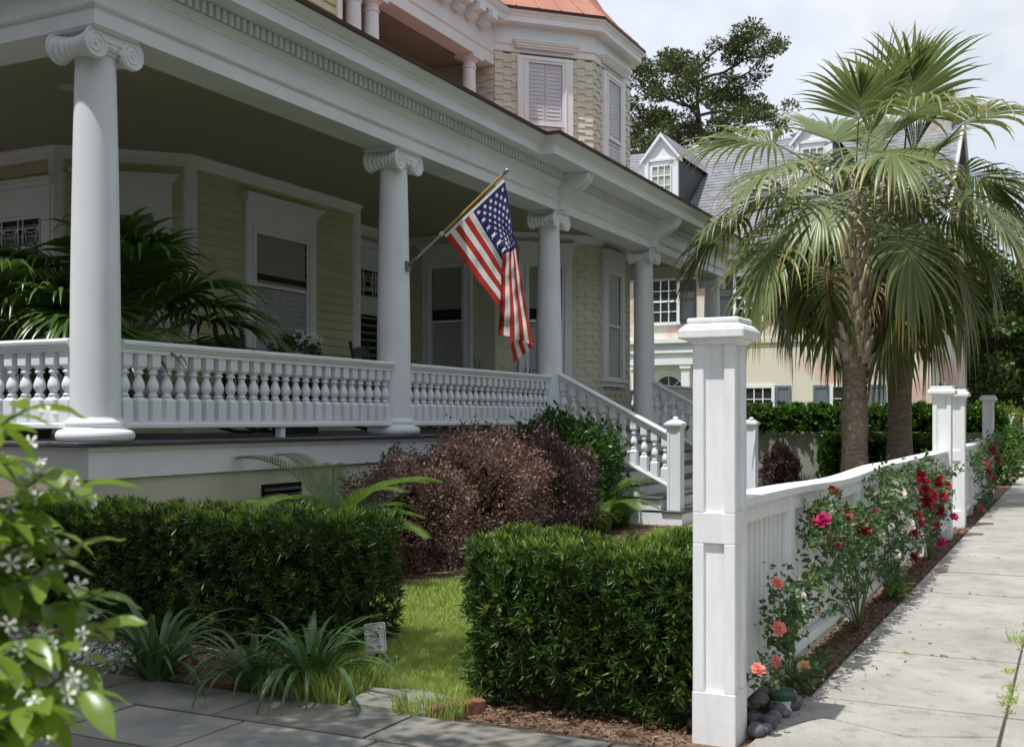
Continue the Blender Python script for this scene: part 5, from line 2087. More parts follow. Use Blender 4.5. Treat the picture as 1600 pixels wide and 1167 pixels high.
def rose(label, root_px, patches, blooms, dens=1.0, leafL=(0.025, 0.05), bl=0.036, xo=-1.205):
    """patches: (px, py, rx, ry, count) foliage; blooms: (px, py, kind, size)"""
    r0 = onx(root_px, 900, xo)
    T = thing('climbing_rose', label, 'rose', (xo + 0.015, r0.y, 0), 'roses climbing on the picket fence')
    parts_ = []
    stems = []
    for (px, py, rx, ry, n) in patches:
        c = onx(px, py, xo)
        e1 = onx(px + rx, py, xo)
        e2 = onx(px, py - ry, xo)
        sy_, sz_ = abs(e1.y - c.y), abs(e2.z - c.z)
        n = int(n * dens * 1.3)
        nt_ = max(3, n // 9)
        cy_ = c.y + NR.normal(0, sy_ * .46, nt_)
        cz_ = np.maximum(0.06, c.z + NR.normal(0, sz_ * .46, nt_))
        cx_ = xo + NR.uniform(-0.03, 0.07, nt_)
        C = np.stack([cx_, cy_, cz_], 1)
        tw_d = unit(NR.normal(size=(nt_, 3)) * np.array([.8, 1, .8]))
        P = np.repeat(C, 9, 0) + np.repeat(tw_d, 9, 0) * NR.uniform(-.07, .07, (nt_ * 9, 1)) + NR.normal(0, .012, (nt_ * 9, 3))
        P[:, 0] = np.maximum(P[:, 0], -1.245)
        D = NR.normal(size=(nt_ * 9, 3)) + np.array([0.55, 0, 0.0])
        parts_.append(leafset(P, D, NR.uniform(*leafL, nt_ * 9), NR.uniform(.018, .032, nt_ * 9), 0.15, np.tile(np.array([.9, -.2, .8]), (nt_ * 9, 1)) + NR.normal(0, .45, (nt_ * 9, 3))))
        for k_ in range(max(1, nt_ // 20)):
            j = NR.integers(nt_)
            b0 = Vector((xo - 0.01, r0.y + RD.uniform(-.05, .05), -0.02))
            e = Vector(C[j])
            m1 = b0.lerp(e, 0.5) + Vector((RD.uniform(0, .04), RD.uniform(-.08, .08), RD.uniform(0, .12)))
            stems.append([b0, b0.lerp(m1, .5), m1, m1.lerp(e, .55) + Vector((0, 0, .02)), e])
    v, f = merge(parts_)
    stuff(np_obj('foliage', v, f, RLEAF, T))
    s = B()
    for st_ in stems:
        s.tube(st_, [0.006, 0.005, 0.0045, 0.003, 0.002], 5)
    stuff(obj('canes', s, STEMG, T))
    for (px, py, kind, sz) in blooms:
        p = onx(px, py, xo + 0.055)
        link('bloom', RM[kind], T, tuple(p), (RD.uniform(-.5, .5), 1.1 + RD.uniform(-.4, .3), RD.uniform(-1.6, -.3)), bl * sz * 1.15)
    return T


rose('low pink rose bush at the first fence bay beside the gatepost', 1235, ((1215, 935, 22, 30, 150), (1235, 965, 30, 25, 200), (1215, 1000, 25, 30, 170), (1190, 1050, 22, 12, 70), (1255, 1045, 35, 22, 190), (1245, 1075, 25, 12, 110)),
     ((1214, 912, 'pink', .9), (1216, 982, 'pink', 1.0), (1184, 1046, 'pink', .9), (1212, 1033, 'pink', .8), (1256, 1042, 'peach', .95), (1274, 954, 'peach', .6), (1254, 929, 'white', .5)), 1.0, (0.02, 0.042), 0.031)
rose('sprawling red rose on the middle of the near fence with long leafy canes', 1345, ((1285, 800, 20, 25, 120), (1270, 830, 22, 30, 130), (1320, 810, 35, 30, 280), (1345, 840, 35, 40, 320), (1265, 895, 25, 18, 130), (1300, 860, 40, 20, 120), (1340, 910, 25, 18, 90), (1310, 940, 18, 12, 50), (1362, 800, 25, 40, 220), (1330, 880, 25, 20, 110)),
     ((1285, 814, 'mag', 1.1), (1307, 772, 'dark', .8), (1322, 806, 'red', .9), (1345, 824, 'dark', 1.35), (1301, 848, 'red', 1.1), (1367, 800, 'mag', .8), (1299, 766, 'dark', .6)), 1.0, (0.03, 0.06), 0.040, -1.20)
rose('white climbing rose between the two red ones on the fence', 1400, ((1385, 770, 22, 35, 240), (1395, 810, 22, 40, 280), (1385, 870, 22, 35, 230), (1375, 745, 25, 15, 90), (1410, 850, 18, 25, 130), (1390, 905, 18, 12, 80)),
     ((1406, 771, 'white', 1.0), (1403, 803, 'white', 1.0), (1418, 820, 'white', 1.1), (1374, 836, 'white', .8), (1400, 866, 'white', .7), (1398, 755, 'white', .6), (1393, 823, 'white', .5)), 1.05, (0.03, 0.055), 0.046)
rose('dense crimson climbing rose beside the far end of the near fence', 1455, ((1440, 750, 22, 25, 240), (1450, 775, 25, 30, 300), (1435, 810, 22, 25, 240), (1465, 790, 22, 30, 220), (1420, 735, 20, 12, 110), (1480, 740, 15, 20, 110), (1450, 835, 20, 12, 100)),
     ((1462, 752, 'dark', 1.2), (1450, 764, 'red', .9), (1445, 785, 'dark', 1.5), (1430, 812, 'dark', 1.3), (1464, 798, 'dark', 1.1), (1458, 820, 'red', .9), (1480, 760, 'red', .8), (1425, 832, 'dark', .9), (1490, 808, 'mag', .8), (1427, 872, 'dark', .8), (1438, 746, 'dark', 1.0), (1472, 776, 'red', .9), (1444, 758, 'dark', 1.0), (1455, 775, 'red', 1.0), (1470, 846, 'mag', .8)), 1.2, (0.035, 0.06), 0.058)
rose('red rose on the farther fence stretch past the gate', 1540, ((1525, 720, 12, 25, 180), (1540, 700, 16, 25, 240), (1540, 745, 14, 30, 240), (1535, 785, 14, 15, 160), (1555, 690, 10, 15, 110)),
     ((1546, 703, 'dark', 1.2), (1555, 720, 'dark', 1.3), (1540, 740, 'dark', 1.4), (1548, 748, 'red', 1.0), (1530, 795, 'mag', .9), (1545, 800, 'mag', .9), (1537, 725, 'red', .9)), 1.2, (0.06, 0.10), 0.075)
# broad weed at the fence foot
WD = LM('weed_leaf', (0.07, 0.16, 0.02), (0.13, 0.26, 0.05), 0.35, 0.4)
q = onz(1388, 935, 0)
T = thing('broadleaf_weed', 'bright green broad leaved weed at the foot of the fence', 'weed', (-1.19, q.y, 0))
WM = [strap_mesh(80 + i, 0.30, 0.085, WD, math.radians(70 + 20 * i)) for i in range(3)]
for i in range(9):
    link('leaf', WM[i % 3], T, (-1.19, q.y, 0), (0, RD.uniform(-.1, .3), -1.6 + i * 0.45), RD.uniform(.6, 1.1))

# weeds and grass in the sidewalk seams
wp = []
for k_ in range(24):
    yy = RD.uniform(4.6, 12)
    wp.append((-0.272 + RD.uniform(-.02, .03), yy, RD.uniform(.02, .05)))
for yy in (6.58, 6.585, 9.02, 11.46):
    for k_ in range(3):
        wp.append((-0.95 + RD.uniform(0, .5), yy, RD.uniform(.012, .03)))
wp += [(-0.30, 7.2, .10), (-0.29, 7.3, .12), (-0.28, 7.15, .09), (-0.26, 5.9, .08), (-0.30, 6.3, .06)]
C = np.array([(a, b_, 0.0) for a, b_, r_ in wp])
rad_w = np.array([r_ for a, b_, r_ in wp])
C2 = np.repeat(C, 22, 0) + NR.normal(0, 1, (len(C) * 22, 3)) * np.repeat(rad_w, 22)[:, None] * np.array([.35, .5, 0]) 
v, f = leafset(C2, NR.normal(size=(len(C2), 3)) * np.array([1, 1, .4]) + np.array([0, 0, .9]), np.repeat(rad_w, 22) * NR.uniform(.3, .8, len(C2)), 0.007, 0.1)
tag(stuff(np_obj('seam_weeds', v, f, GRASS)), 'small weeds and grass growing in the sidewalk seams', 'weeds')

# ================================================================== JASMINE CLOSE TO THE CAMERA
JL = LM('jasmine_leaf', (0.075, 0.14, 0.02), (0.20, 0.29, 0.045), 0.38, 0.32, 0.5)
JP = LM('jasmine_petal', (0.80, 0.80, 0.74), (0.85, 0.85, 0.80), 0.2, 0.5)


def jleaf_mesh(seed):
    r = random.Random(seed)
    V, Fc = [], []
    n = 8
    w = r.uniform(0.20, 0.25)
    for i in range(n):
        t = i / (n - 1)
        ww = w * math.sin(math.pi * min(1, t * 0.96 + 0.02)) ** 0.8 * (1 - 0.25 * t)
        z = -0.30 * t * t * r.uniform(.8, 1.1) + 0.10 * t
        V += [(t, -ww, z + ww * .35), (t, 0, z), (t, ww, z + ww * .35)]
    for i in range(n - 1):
        a = 3 * i
        Fc += [(a, a + 1, a + 4, a + 3), (a + 1, a + 2, a + 5, a + 4)]
    me = np_mesh('leaf', V, np.array(Fc), JL)
    me.polygons.foreach_set('use_smooth', [True] * len(Fc))
    return me


def jflower_mesh():
    V, Fc = [], []
    for i in range(5):
        a = 2 * math.pi * i / 5
        c, s = math.cos(a), math.sin(a)
        o = len(V)
        for (rr_, ww, z) in ((0.08, 0, 0), (0.5, -0.20, 0.06), (0.5, 0.10, 0.02), (0.9, -0.30, 0.03), (1.0, 0.02, -0.05), (0.8, 0.20, -0.06)):
            V.append((c * rr_ - s * ww, s * rr_ + c * ww, z))
        Fc += [(o, o + 2, o + 1, o + 1), (o + 1, o + 2, o + 5, o + 3), (o + 3, o + 5, o + 4, o + 4)]
    tb = B().tube([(0, 0, 0.02), (0, 0, -0.5)], [0.10, 0.05], 6)
    o = len(V)
    V += tb.v
    Fc += [tuple(i + o for i in f) for f in tb.f if len(f) == 4]
    Fc = [(f if len(set(f)) == 4 else f) for f in Fc]
    T3 = []
    for f in Fc:
        T3.append((f[0], f[1], f[2]))
        if f[2] != f[3]:
            T3.append((f[0], f[2], f[3]))
    return np_mesh('flower', V, np.array(T3), JP)


JLM = [jleaf_mesh(i) for i in range(5)]
JFM = jflower_mesh()
base = atd(-60, 900, 1.25)
J = thing('jasmine_bush', 'white flowering jasmine at the left edge close to the camera', 'jasmine', (base.x, base.y, 0))
stem = B()
rj = random.Random(21)


def jpos(px, py, Z):
    return atd(px, py, Z)


canes = [((40, 640), 1.15), ((75, 735), 1.2), ((130, 760), 1.22), ((60, 790), 1.18), ((110, 860), 1.25), ((150, 930), 1.22), ((150, 985), 1.2), ((120, 1040), 1.2), ((130, 1080), 1.15), ((60, 900), 1.2), ((40, 1000), 1.15), ((30, 860), 1.25), ((60, 1100), 1.1), ((20, 720), 1.25), ((95, 945), 1.25), ((20, 940), 1.3), ((90, 1010), 1.3), ((10, 800), 1.2), ((80, 830), 1.3), ((35, 1060), 1.25)]
canes += [((rj.uniform(-60, 95), rj.uniform(800, 1167)), rj.uniform(1.22, 1.5)) for _ in range(16)]
for (tp, Z) in canes:
    e = jpos(tp[0], tp[1], Z)
    s0 = jpos(-150 + rj.uniform(-40, 40), tp[1] + 160 + rj.uniform(0, 120), Z + rj.uniform(-.1, .1))
    g0 = Vector((base.x - .05 + rj.uniform(-.1, .1), base.y + rj.uniform(-.1, .1), -0.02))
    pts = [g0, g0.lerp(s0, .6), s0, s0.lerp(e, .5) + Vector((0, 0, .03)), e]
    stem.tube(pts, [0.007, 0.005, 0.004, 0.003, 0.0018], 5)
    nn = 6
    for k_ in range(nn):
        t = 0.30 + 0.70 * (k_ + 1) / nn
        p = s0.lerp(e, t) + Vector((0, 0, .06 * math.sin(math.pi * t) * .5))
        for s in (-1, 1):
            a = math.atan2(e.y - s0.y, e.x - s0.x) + s * rj.uniform(.5, 1.3)
            link('leaf', JLM[rj.randrange(5)], J, tuple(p), (rj.uniform(-.6, .6), rj.uniform(-.35, .55), a), rj.uniform(.040, .064))
    # flower cluster near the tip
    for k_ in range(rj.choice((1, 2, 2, 3))):
        p = e + Vector((rj.uniform(-.03, .025), rj.uniform(-.03, .02), rj.uniform(-.025, .02)))
        link('flower', JFM, J, tuple(p), (rj.uniform(0.2, 2.2), rj.uniform(-.9, .9), rj.uniform(-.6, 1.4)), rj.uniform(.0075, .0115))
stuff(obj('stems', stem, STEMG, J))
n = 500
P = np.stack([NR.normal(base.x - .12, .16, n), NR.normal(base.y - .02, .14, n), NR.uniform(.05, .85, n)], 1)
v, f = leafset(P, rnd_dirs(n) + np.array([.3, -.3, 0]), NR.uniform(.04, .065, n), .026, .2)
stuff(np_obj('lower_foliage', v, f, JL, J))

# ================================================================== THE HOUSE NEXT DOOR
NH = thing('neighbour_house', 'old stucco house with peeling pink paint, grey shingle roof and white dormers', 'house', (-11, 38, 0))
STUC = M('peeling_stucco', (0.66, 0.61, 0.52), 0.9, col2=(0.60, 0.39, 0.34), vscale=0.6, bump=0.4, bscale=14, lo=0.49, hi=0.57, detail=9)
ROOFS = M('grey_roof', (0.20, 0.205, 0.225), 0.85, var=0.25, vscale=3, bump=0.4, bscale=20, island=0.12)
SHBL = M('blue_grey_shutter', (0.13, 0.155, 0.19), 0.55, var=0.05)
SHBK = M('dark_shutter', (0.035, 0.04, 0.045), 0.5)
NY = 33.0
fn_ = frame(-22, NY, 1, 0)
xr = -3.52
obj('wall', B().box(-22, xr, NY, 44, -0.1, 6.2), STUC, NH)
obj('eave', B().box(-22.3, xr + 0.3, NY - 0.35, NY + 0.1, 6.05, 6.28), WHITE, NH)
obj('string_course', B().box(-22, xr + 0.03, NY - 0.06, NY, 3.55, 3.68), STUC, NH)
RZ0, RZ1, RY = 6.29, 10.85, 38.4
rf = B().add([(-22.3, NY - 0.45, RZ0), (xr + 0.35, NY - 0.45, RZ0), (xr + 0.35, RY, RZ1), (-22.3, RY, RZ1), (-22.3, 44.4, RZ0), (xr + 0.35, 44.4, RZ0), (-22.3, NY - 0.45, RZ0 - .08), (xr + 0.35, NY - 0.45, RZ0 - .08)],
             [(0, 1, 2, 3), (3, 2, 5, 4), (6, 7, 1, 0)])
nroof = obj('roof', rf, ROOFS, NH)
obj('gable_wall', B().add([(xr, NY, 6.2), (xr, 44, 6.2), (xr, RY, RZ1 - 0.15), (xr - .2, NY, 6.2), (xr - .2, 44, 6.2), (xr - .2, RY, RZ1 - 0.15)], [(0, 1, 2), (5, 4, 3), (0, 2, 5, 3), (1, 4, 5, 2), (0, 3, 4, 1)]), STUC, NH)
# courses of slates as strips that step
sl_ = (RZ1 - RZ0) / (RY - NY + 0.45)
cs = B()
nco = 34
ln_ = math.hypot(1, sl_)
for i in range(nco):
    y0_ = NY - 0.45 + (RY - NY + 0.45) * i / nco
    y1_ = NY - 0.45 + (RY - NY + 0.45) * (i + 1) / nco
    x = -22.3 + (0.15 if i % 2 else 0)
    while x < xr + 0.04:
        wd_ = 0.30
        lift = 0.02 + RD.uniform(0, .012)
        z0_, z1_ = RZ0 + (y0_ - NY + .45) * sl_, RZ0 + (y1_ - NY + .45) * sl_
        cs.add([(x, y0_, z0_ + lift), (x + wd_ - .012, y0_, z0_ + lift), (x + wd_ - .012, y1_ + .03, z1_ + .012), (x, y1_ + .03, z1_ + .012), (x, y0_, z0_), (x + wd_ - .012, y0_, z0_)], [(0, 1, 2, 3), (4, 5, 1, 0)])
        x += wd_
stuff(obj('slates', cs, ROOFS, nroof))


for (ya, za, yb_, zb_) in ((NY - 0.5, RZ0 - 0.02, RY, RZ1 + 0.03), (RY, RZ1 + 0.03, 44.4, RZ0 - 0.02)):
    obj('bargeboard', B().add([(xr + 0.33, ya, za), (xr + 0.40, ya, za), (xr + 0.40, yb_, zb_), (xr + 0.33, yb_, zb_), (xr + 0.33, ya, za - .22), (xr + 0.40, ya, za - .22), (xr + 0.40, yb_, zb_ - .22), (xr + 0.33, yb_, zb_ - .22)],
        [(0, 1, 2, 3), (4, 7, 6, 5), (0, 4, 5, 1), (1, 5, 6, 2), (2, 6, 7, 3), (3, 7, 4, 0)]), WHITE, NH)


def sash_window(fr, parent, a0, a1, z0, z1, nx, nz, blind=False, c=0.0):
    b = B()
    t = 0.09
    b.fbox(fr, a0 - t, a0, z0 - t, z1 + t, c - 0.05, c + 0.05)
    b.fbox(fr, a1, a1 + t, z0 - t, z1 + t, c - 0.05, c + 0.05)
    b.fbox(fr, a0, a1, z1, z1 + t, c - 0.05, c + 0.05)
    b.fbox(fr, a0 - t - 0.03, a1 + t + 0.03, z0 - t, z0, c - 0.05, c + 0.09)
    w_ = obj('window', b, WHITE, parent)
    obj('window_recess', B().fbox(fr, a0, a1, z0, z1, c - 0.05, c + 0.002), BLIND if blind else DARKIN, w_)
    obj('pane', B().fbox(fr, a0, a1, z0, z1, c + 0.008, c + 0.012), GLASSB, w_)
    m_ = B()
    for i in range(1, nx):
        a = a0 + (a1 - a0) * i / nx
        m_.fbox(fr, a - 0.015, a + 0.015, z0, z1, c + 0.006, c + 0.03)
    for j in range(1, nz):
        z = z0 + (z1 - z0) * j / nz
        m_.fbox(fr, a0, a1, z - (0.028 if j == nz // 2 else 0.013), z + (0.028 if j == nz // 2 else 0.013), c + 0.0061, c + 0.029)
    obj('glazing_bars', m_, WHITE, w_)
    return w_


def npx(px, py):
    q_ = ony(px, py, NY)
    return q_.x + 22, q_.z


def shutter(a0, a1, z0, z1, mat):
    b = B()
    b.fbox(fn_, a0, a1, z0, z1, 0.01, 0.04)
    b.fbox(fn_, a0, a0 + 0.07, z0, z1, 0.04, 0.06)
    b.fbox(fn_, a1 - 0.07, a1, z0, z1, 0.04, 0.06)
    for f_ in (0, 0.5, 0.93):
        b.fbox(fn_, a0 + .07, a1 - .07, z0 + (z1 - z0) * f_, z0 + (z1 - z0) * min(1, f_ + 0.07), 0.04, 0.059)
    s = obj('shutter', b, mat, NH)
    if mat is SHBK:
        l = B()
        z = z0 + 0.1
        while z < z1 - 0.1:
            l.add([fn_(a0 + .07, z, .042), fn_(a1 - .07, z, .042), fn_(a1 - .07, z - .04, .058), fn_(a0 + .07, z - .04, .058)], [(0, 1, 2, 3)])
            z += 0.06
        obj('shutter_slats', l, mat, s)


# upper floor windows along the facade
a0, zt = npx(1020, 440)
a1, zb = npx(1058, 503)
for k_ in range(-3, 4):
    o_ = k_ * 2.62
    if 0.6 < a0 + o_ and a1 + o_ < 18.2:
        sash_window(fn_, NH, a0 + o_, a1 + o_, zb, zt, 3, 4)
        shutter(a1 + o_ + 0.11, a1 + o_ + 0.60, zb - .05, zt + .05, SHBK)
        shutter(a0 + o_ - 0.60, a0 + o_ - 0.11, zb - .05, zt + .05, SHBK)
# low windows
for (pa, pb_) in ((1165, 1206), (1302, 1352)):
    a0, zt = npx(pa, 606)
    a1, zb = npx(pb_, 645)
    zb -= 0.25
    zt = 2.22
    sash_window(fn_, NH, a0, a1, zb, zt, 3, 3)
    shutter(a1 + 0.12, a1 + 0.56, zb - .05, zt + .06, SHBL)
    shutter(a0 - 0.56, a0 - 0.12, zb - .05, zt + .06, SHBL)
a0, zt = npx(1040, 620)
sash_window(fn_, NH, a0 - 3.3, a0 - 2.5, 1.3, 2.2, 3, 3)
# entrance with a fanlight
aL, _ = npx(992, 560)
aR, _ = npx(1082, 560)
en = B()
for a in (aL, aR - 0.26):
    en.fbox(fn_, a, a + 0.26, 0, 2.95, 0, 0.30)
    en.fbox(fn_, a - 0.04, a + 0.30, 2.83, 2.95, 0.0, 0.34)
en.fbox(fn_, aL - 0.12, aR + 0.12, 2.95, 3.30, 0, 0.36)
en.fbox(fn_, aL - 0.16, aR + 0.16, 3.30, 3.38, 0, 0.42)
en.fbox(fn_, aL - 0.10, aR + 0.10, 3.38, 3.60, 0, 0.30)
en.fbox(fn_, aL - 0.22, aR + 0.22, 3.60, 3.72, 0, 0.50)
en.fbox(fn_, aL + 0.26, aR - 0.26, 0, 2.95, 0, 0.05)
eo = obj('entrance', en, WHITE, NH)
ac_, zc_ = npx(1046, 612)
rad_ = 0.50
fl_ = B()
ring = [(ac_ + rad_ * math.cos(math.pi * i / 16), zc_ + rad_ * math.sin(math.pi * i / 16)) for i in range(17)]
fl_.add([fn_(ac_, zc_, 0.06)] + [fn_(a, z, 0.06) for a, z in ring], [(0, i + 1, i + 2) for i in range(16)])
obj('fanlight', fl_, M('dark_glass', (0.02, 0.02, 0.02), 0.08), eo)
tb_ = B()
for r_ in (rad_ + 0.08, rad_):
    tb_.tube([fn_(ac_ + r_ * math.cos(math.pi * i / 16), zc_ + r_ * math.sin(math.pi * i / 16), 0.065) for i in range(17)], 0.035, 6)
for i in (4, 8, 12):
    tb_.tube([fn_(ac_, zc_, 0.065), fn_(ac_ + rad_ * math.cos(math.pi * i / 16), zc_ + rad_ * math.sin(math.pi * i / 16), 0.065)], 0.014, 5)
obj('fanlight_arch', tb_, WHITE, eo)
obj('front_door', B().fbox(fn_, ac_ - rad_, ac_ + rad_, 0.0, zc_ - 0.06, 0.05, 0.09), BLACKW, eo)
# dormers
for (pl_, pr_, pk) in ((1008, 1060, 207), (1242, 1301, 178)):
    DY = 33.9
    fd = frame(-22, DY, 1, 0)
    qa, qb = ony(pl_, 260, DY), ony(pr_, 260, DY)
    zpk = ony((pl_ + pr_) / 2, pk, DY).z
    zev = ony((pl_ + pr_) / 2, pk + 37, DY).z
    x0, x1 = qa.x, qb.x
    zb = RZ0 + (DY - NY + .45) * sl_ - 0.1
    yb = DY + (zev - zb) / sl_
    d_ = B()
    xm = (x0 + x1) / 2
    d_.add([(x0, DY, zb), (x1, DY, zb), (x1, DY, zev), (xm, DY, zpk - .05), (x0, DY, zev), (x0, yb, zev), (x1, yb, zev)], [(0, 1, 2, 3, 4), (0, 4, 5), (1, 6, 2)])
    do = obj('dormer', d_, WHITE, NH)
    obj('dormer_cheek', B().add([(x1 + .01, DY + .06, zb + .05), (x1 + .01, yb, zev), (x1 + .01, DY + .06, zev)], [(0, 1, 2)]), SHBK, do)
    rr_ = B()
    ypk = DY + (zpk - zb) / sl_
    e_ = 0.14
    rr_.add([(x0 - e_, DY - .12, zev - .10), (xm, DY - .12, zpk), (xm, ypk, zpk), (x0 - e_, yb, zev - .10), (x1 + e_, DY - .12, zev - .10), (x1 + e_, yb, zev - .10)], [(0, 1, 2, 3), (1, 4, 5, 2)])
    obj('dormer_roof', rr_, ROOFS, do)
    tr_ = B()
    for (xa, za, xb, zb_) in ((x0 - e_, zev - .13, xm, zpk - .03), (xm, zpk - .03, x1 + e_, zev - .13)):
        tr_.add([(xa, DY - .13, za), (xb, DY - .13, zb_), (xb, DY - .13, zb_ - .13), (xa, DY - .13, za - .13), (xa, DY, za), (xb, DY, zb_), (xb, DY, zb_ - .13), (xa, DY, za - .13)], [(0, 3, 2, 1), (0, 1, 5, 4), (3, 7, 6, 2), (4, 5, 6, 7)])
    tr_.box(x0 + .02, x1 - .02, DY - .05, DY - .002, zev - .16, zev - .08)
    for xx in (x0, x1 - 0.13):
        tr_.box(xx, xx + 0.13, DY - .06, DY - .002, zb, zev - .1)
    obj('dormer_trim', tr_, WHITE, do)
    w0, w1 = x0 + 0.24, x1 - 0.24
    zt_ = zev - 0.32
    bw = B()
    obj('dormer_recess', B().fbox(fd, w0 + 22, w1 + 22, zt_ - 1.25, zt_, 0.002, 0.01), BLIND, do)
    obj('dormer_pane', B().fbox(fd, w0 + 22, w1 + 22, zt_ - 1.25, zt_, 0.014, 0.018), GLASSB, do)
    for i in range(4):
        a = w0 + (w1 - w0) * i / 3 + 22
        bw.fbox(fd, a - .018, a + .018, zt_ - 1.25, zt_, 0.012, 0.045)
    for j in range(5):
        z = zt_ - 1.25 * j / 4
        bw.fbox(fd, w0 + 22, w1 + 22, z - .018, z + .018, 0.0125, 0.044)
    obj('dormer_glazing_bars', bw, WHITE, do)
# right hand side wall: windows with dark shutters
fs_ = frame(xr, 33, 0, 1)
for (ya) in (2.2, 5.2):
    sash_window(fs_, NH, ya, ya + 0.85, 1.2, 2.3, 3, 3)
    sash_window(fs_, NH, ya, ya + 0.85, 3.95, 5.2, 3, 4)
    for s in (-0.55, 0.96):
        obj('shutter', B().fbox(fs_, ya + s, ya + s + 0.45, 1.15, 2.35, .01, .05), SHBK, NH)
# chimney
q = ony(1468, 175, 38.0)
ch = B().frustum(q.x, 38.0, 0.85, 0.70, 8.6, q.z + 0.5, 0.7, 0.6)
ch.frustum(q.x, 38.0, 0.85, 0.85, q.z + 0.5, q.z + 0.62, 0.75, 0.75)
obj('chimney', ch, M('old_chimney', (0.45, 0.43, 0.38), 0.9, var=0.25, vscale=3, bump=0.4, bscale=14), NH)

# garden wall and hedges between the yards
GW = M('weathered_wall', (0.32, 0.31, 0.28), 0.9, col2=(0.14, 0.14, 0.12), vscale=1.3, bump=0.4, bscale=20, lo=0.4, hi=0.75, detail=9)
b = B().box(-16, -1.5, 24.0, 24.25, -0.1, 0.98)
b.box(-16, -1.45, 23.97, 24.28, 0.98, 1.03)
tag(obj('garden_wall', b, GW), 'weathered grey garden wall beyond the stairs under the leafy hedge', 'wall')
LAUR = LM('laurel_leaf', (0.025, 0.07, 0.012), (0.10, 0.20, 0.03), 0.25, 0.35, 0.5)
hedge('leafy_hedge', 'long leafy hedge growing along the top of the grey garden wall', -15.5, -1.3, 23.85, 24.75, 1.52, 110, 0.08, 0.14, 0.065, 7, None, LAUR, 1.0, 0.9, 0.07)
hedge('leafy_hedge', 'low square clipped hedge in front of the garden wall behind the palms', -4.45, -2.15, 22.2, 22.95, 0.98, 320, 0.04, 0.08, 0.035, 8, None, LAUR, 0.02, 0.9, 0.04)


# ================================================================== TREES
def tree(name, label, x, y, h, limbs, clumps, nleaf, L0, L1, W, mat, r0, group=None, cat='tree', bark=None, flat=0.6):
    """limbs: list of (z0, azimuth, length, rise); clumps sit along the limb ends"""
    T = thing(name, label, cat, (x, y, 0), group)
    bk = bark or M(name + '_bark', (0.11, 0.085, 0.065), 0.9, var=0.3, vscale=8, bump=0.8, bscale=14)
    rr = random.Random(int(x * 100) + int(y * 10))
    t = B()
    tp = [Vector((x, y, -0.1))]
    for i in range(1, 9):
        tp.append(Vector((x + rr.uniform(-.12, .12) * i * .4, y + rr.uniform(-.12, .12) * i * .4, h * i / 8)))
    t.tube(tp, [r0 * (1.25 - 1.15 * i / 8) for i in range(9)], 9)
    cl = []
    for (z0, az, ln, rise, cr_) in limbs:
        f_ = min(0.999, z0 / h) * 8
        b0 = tp[int(f_)].lerp(tp[int(f_) + 1], f_ - int(f_))
        pts = [b0]
        p = b0.copy()
        a = az
        n = 6
        for i in range(n):
            a += rr.uniform(-.35, .35)
            p = p + Vector((math.cos(a), math.sin(a), rise + rr.uniform(-.2, .25))) * (ln / n)
            pts.append(p.copy())
        rb = r0 * 0.42 * (1 - 0.5 * z0 / h)
        t.tube(pts, [rb * (1 - 0.8 * i / n) for i in range(n + 1)], 6)
        for i in range(2, n + 1):
            for k_ in range(clumps):
                o = Vector((rr.gauss(0, 1), rr.gauss(0, 1), rr.gauss(0.3, .6))) * cr_ * 0.9
                c = pts[i] + o
                cl.append((c, cr_ * rr.uniform(.55, 1.1)))
                t.tube([pts[i], pts[i].lerp(c, .6) + Vector((0, 0, .05)), c], [rb * .25, rb * .15, .006], 4)
    obj('trunk', t, bk, T)
    parts_ = []
    for (c, r) in cl:
        n = max(8, int(nleaf * r * r))
        d = rnd_dirs(n)
        P = np.array(c) + d * np.array([r, r, r * flat]) * (NR.random((n, 1)) ** 0.45)
        parts_.append(leafset(P, d + rnd_dirs(n) * .9 + np.array([0, 0, .25]), NR.uniform(L0, L1, n), NR.uniform(W * .7, W * 1.3, n), 0.2))
    v, f = merge(parts_)
    stuff(np_obj('crown', v, f, mat, T))
    return T


CED = LM('cedar_foliage', (0.035, 0.055, 0.016), (0.11, 0.135, 0.04), 0.15, 0.6, 0.25)
q = ony(1092, 400, 50)
rt = random.Random(4)
lm = []
for i in range(24):
    z = 9.5 + 8.0 * (i / 23) ** 0.9
    lm.append((z, i * 2.399 + .4, (4.6 * (1 - ((z - 12) / 9) ** 2) + 0.4) * rt.uniform(.7, 1.05), 0.22, 0.58))
tree('cedar_tree', 'tall dark cedar tree with open craggy crown behind the grey shingle roof', q.x, 50, 18.0, lm, 2, 620, 0.12, 0.24, 0.08, CED, 0.36)
q = ony(985, 400, 52)
lm = [(7 + 0.55 * i, i * 2.399, 3.2 * rt.uniform(.7, 1.1), 0.25, 0.8) for i in range(14)]
tree('cedar_tree', 'second dark cedar tree half hidden behind the turret', q.x, 54, 14.5, lm, 3, 420, 0.14, 0.28, 0.10, CED, 0.34)
OAKL = LM('oak_leaf', (0.03, 0.065, 0.012), (0.09, 0.15, 0.03), 0.25, 0.4, 0.4)
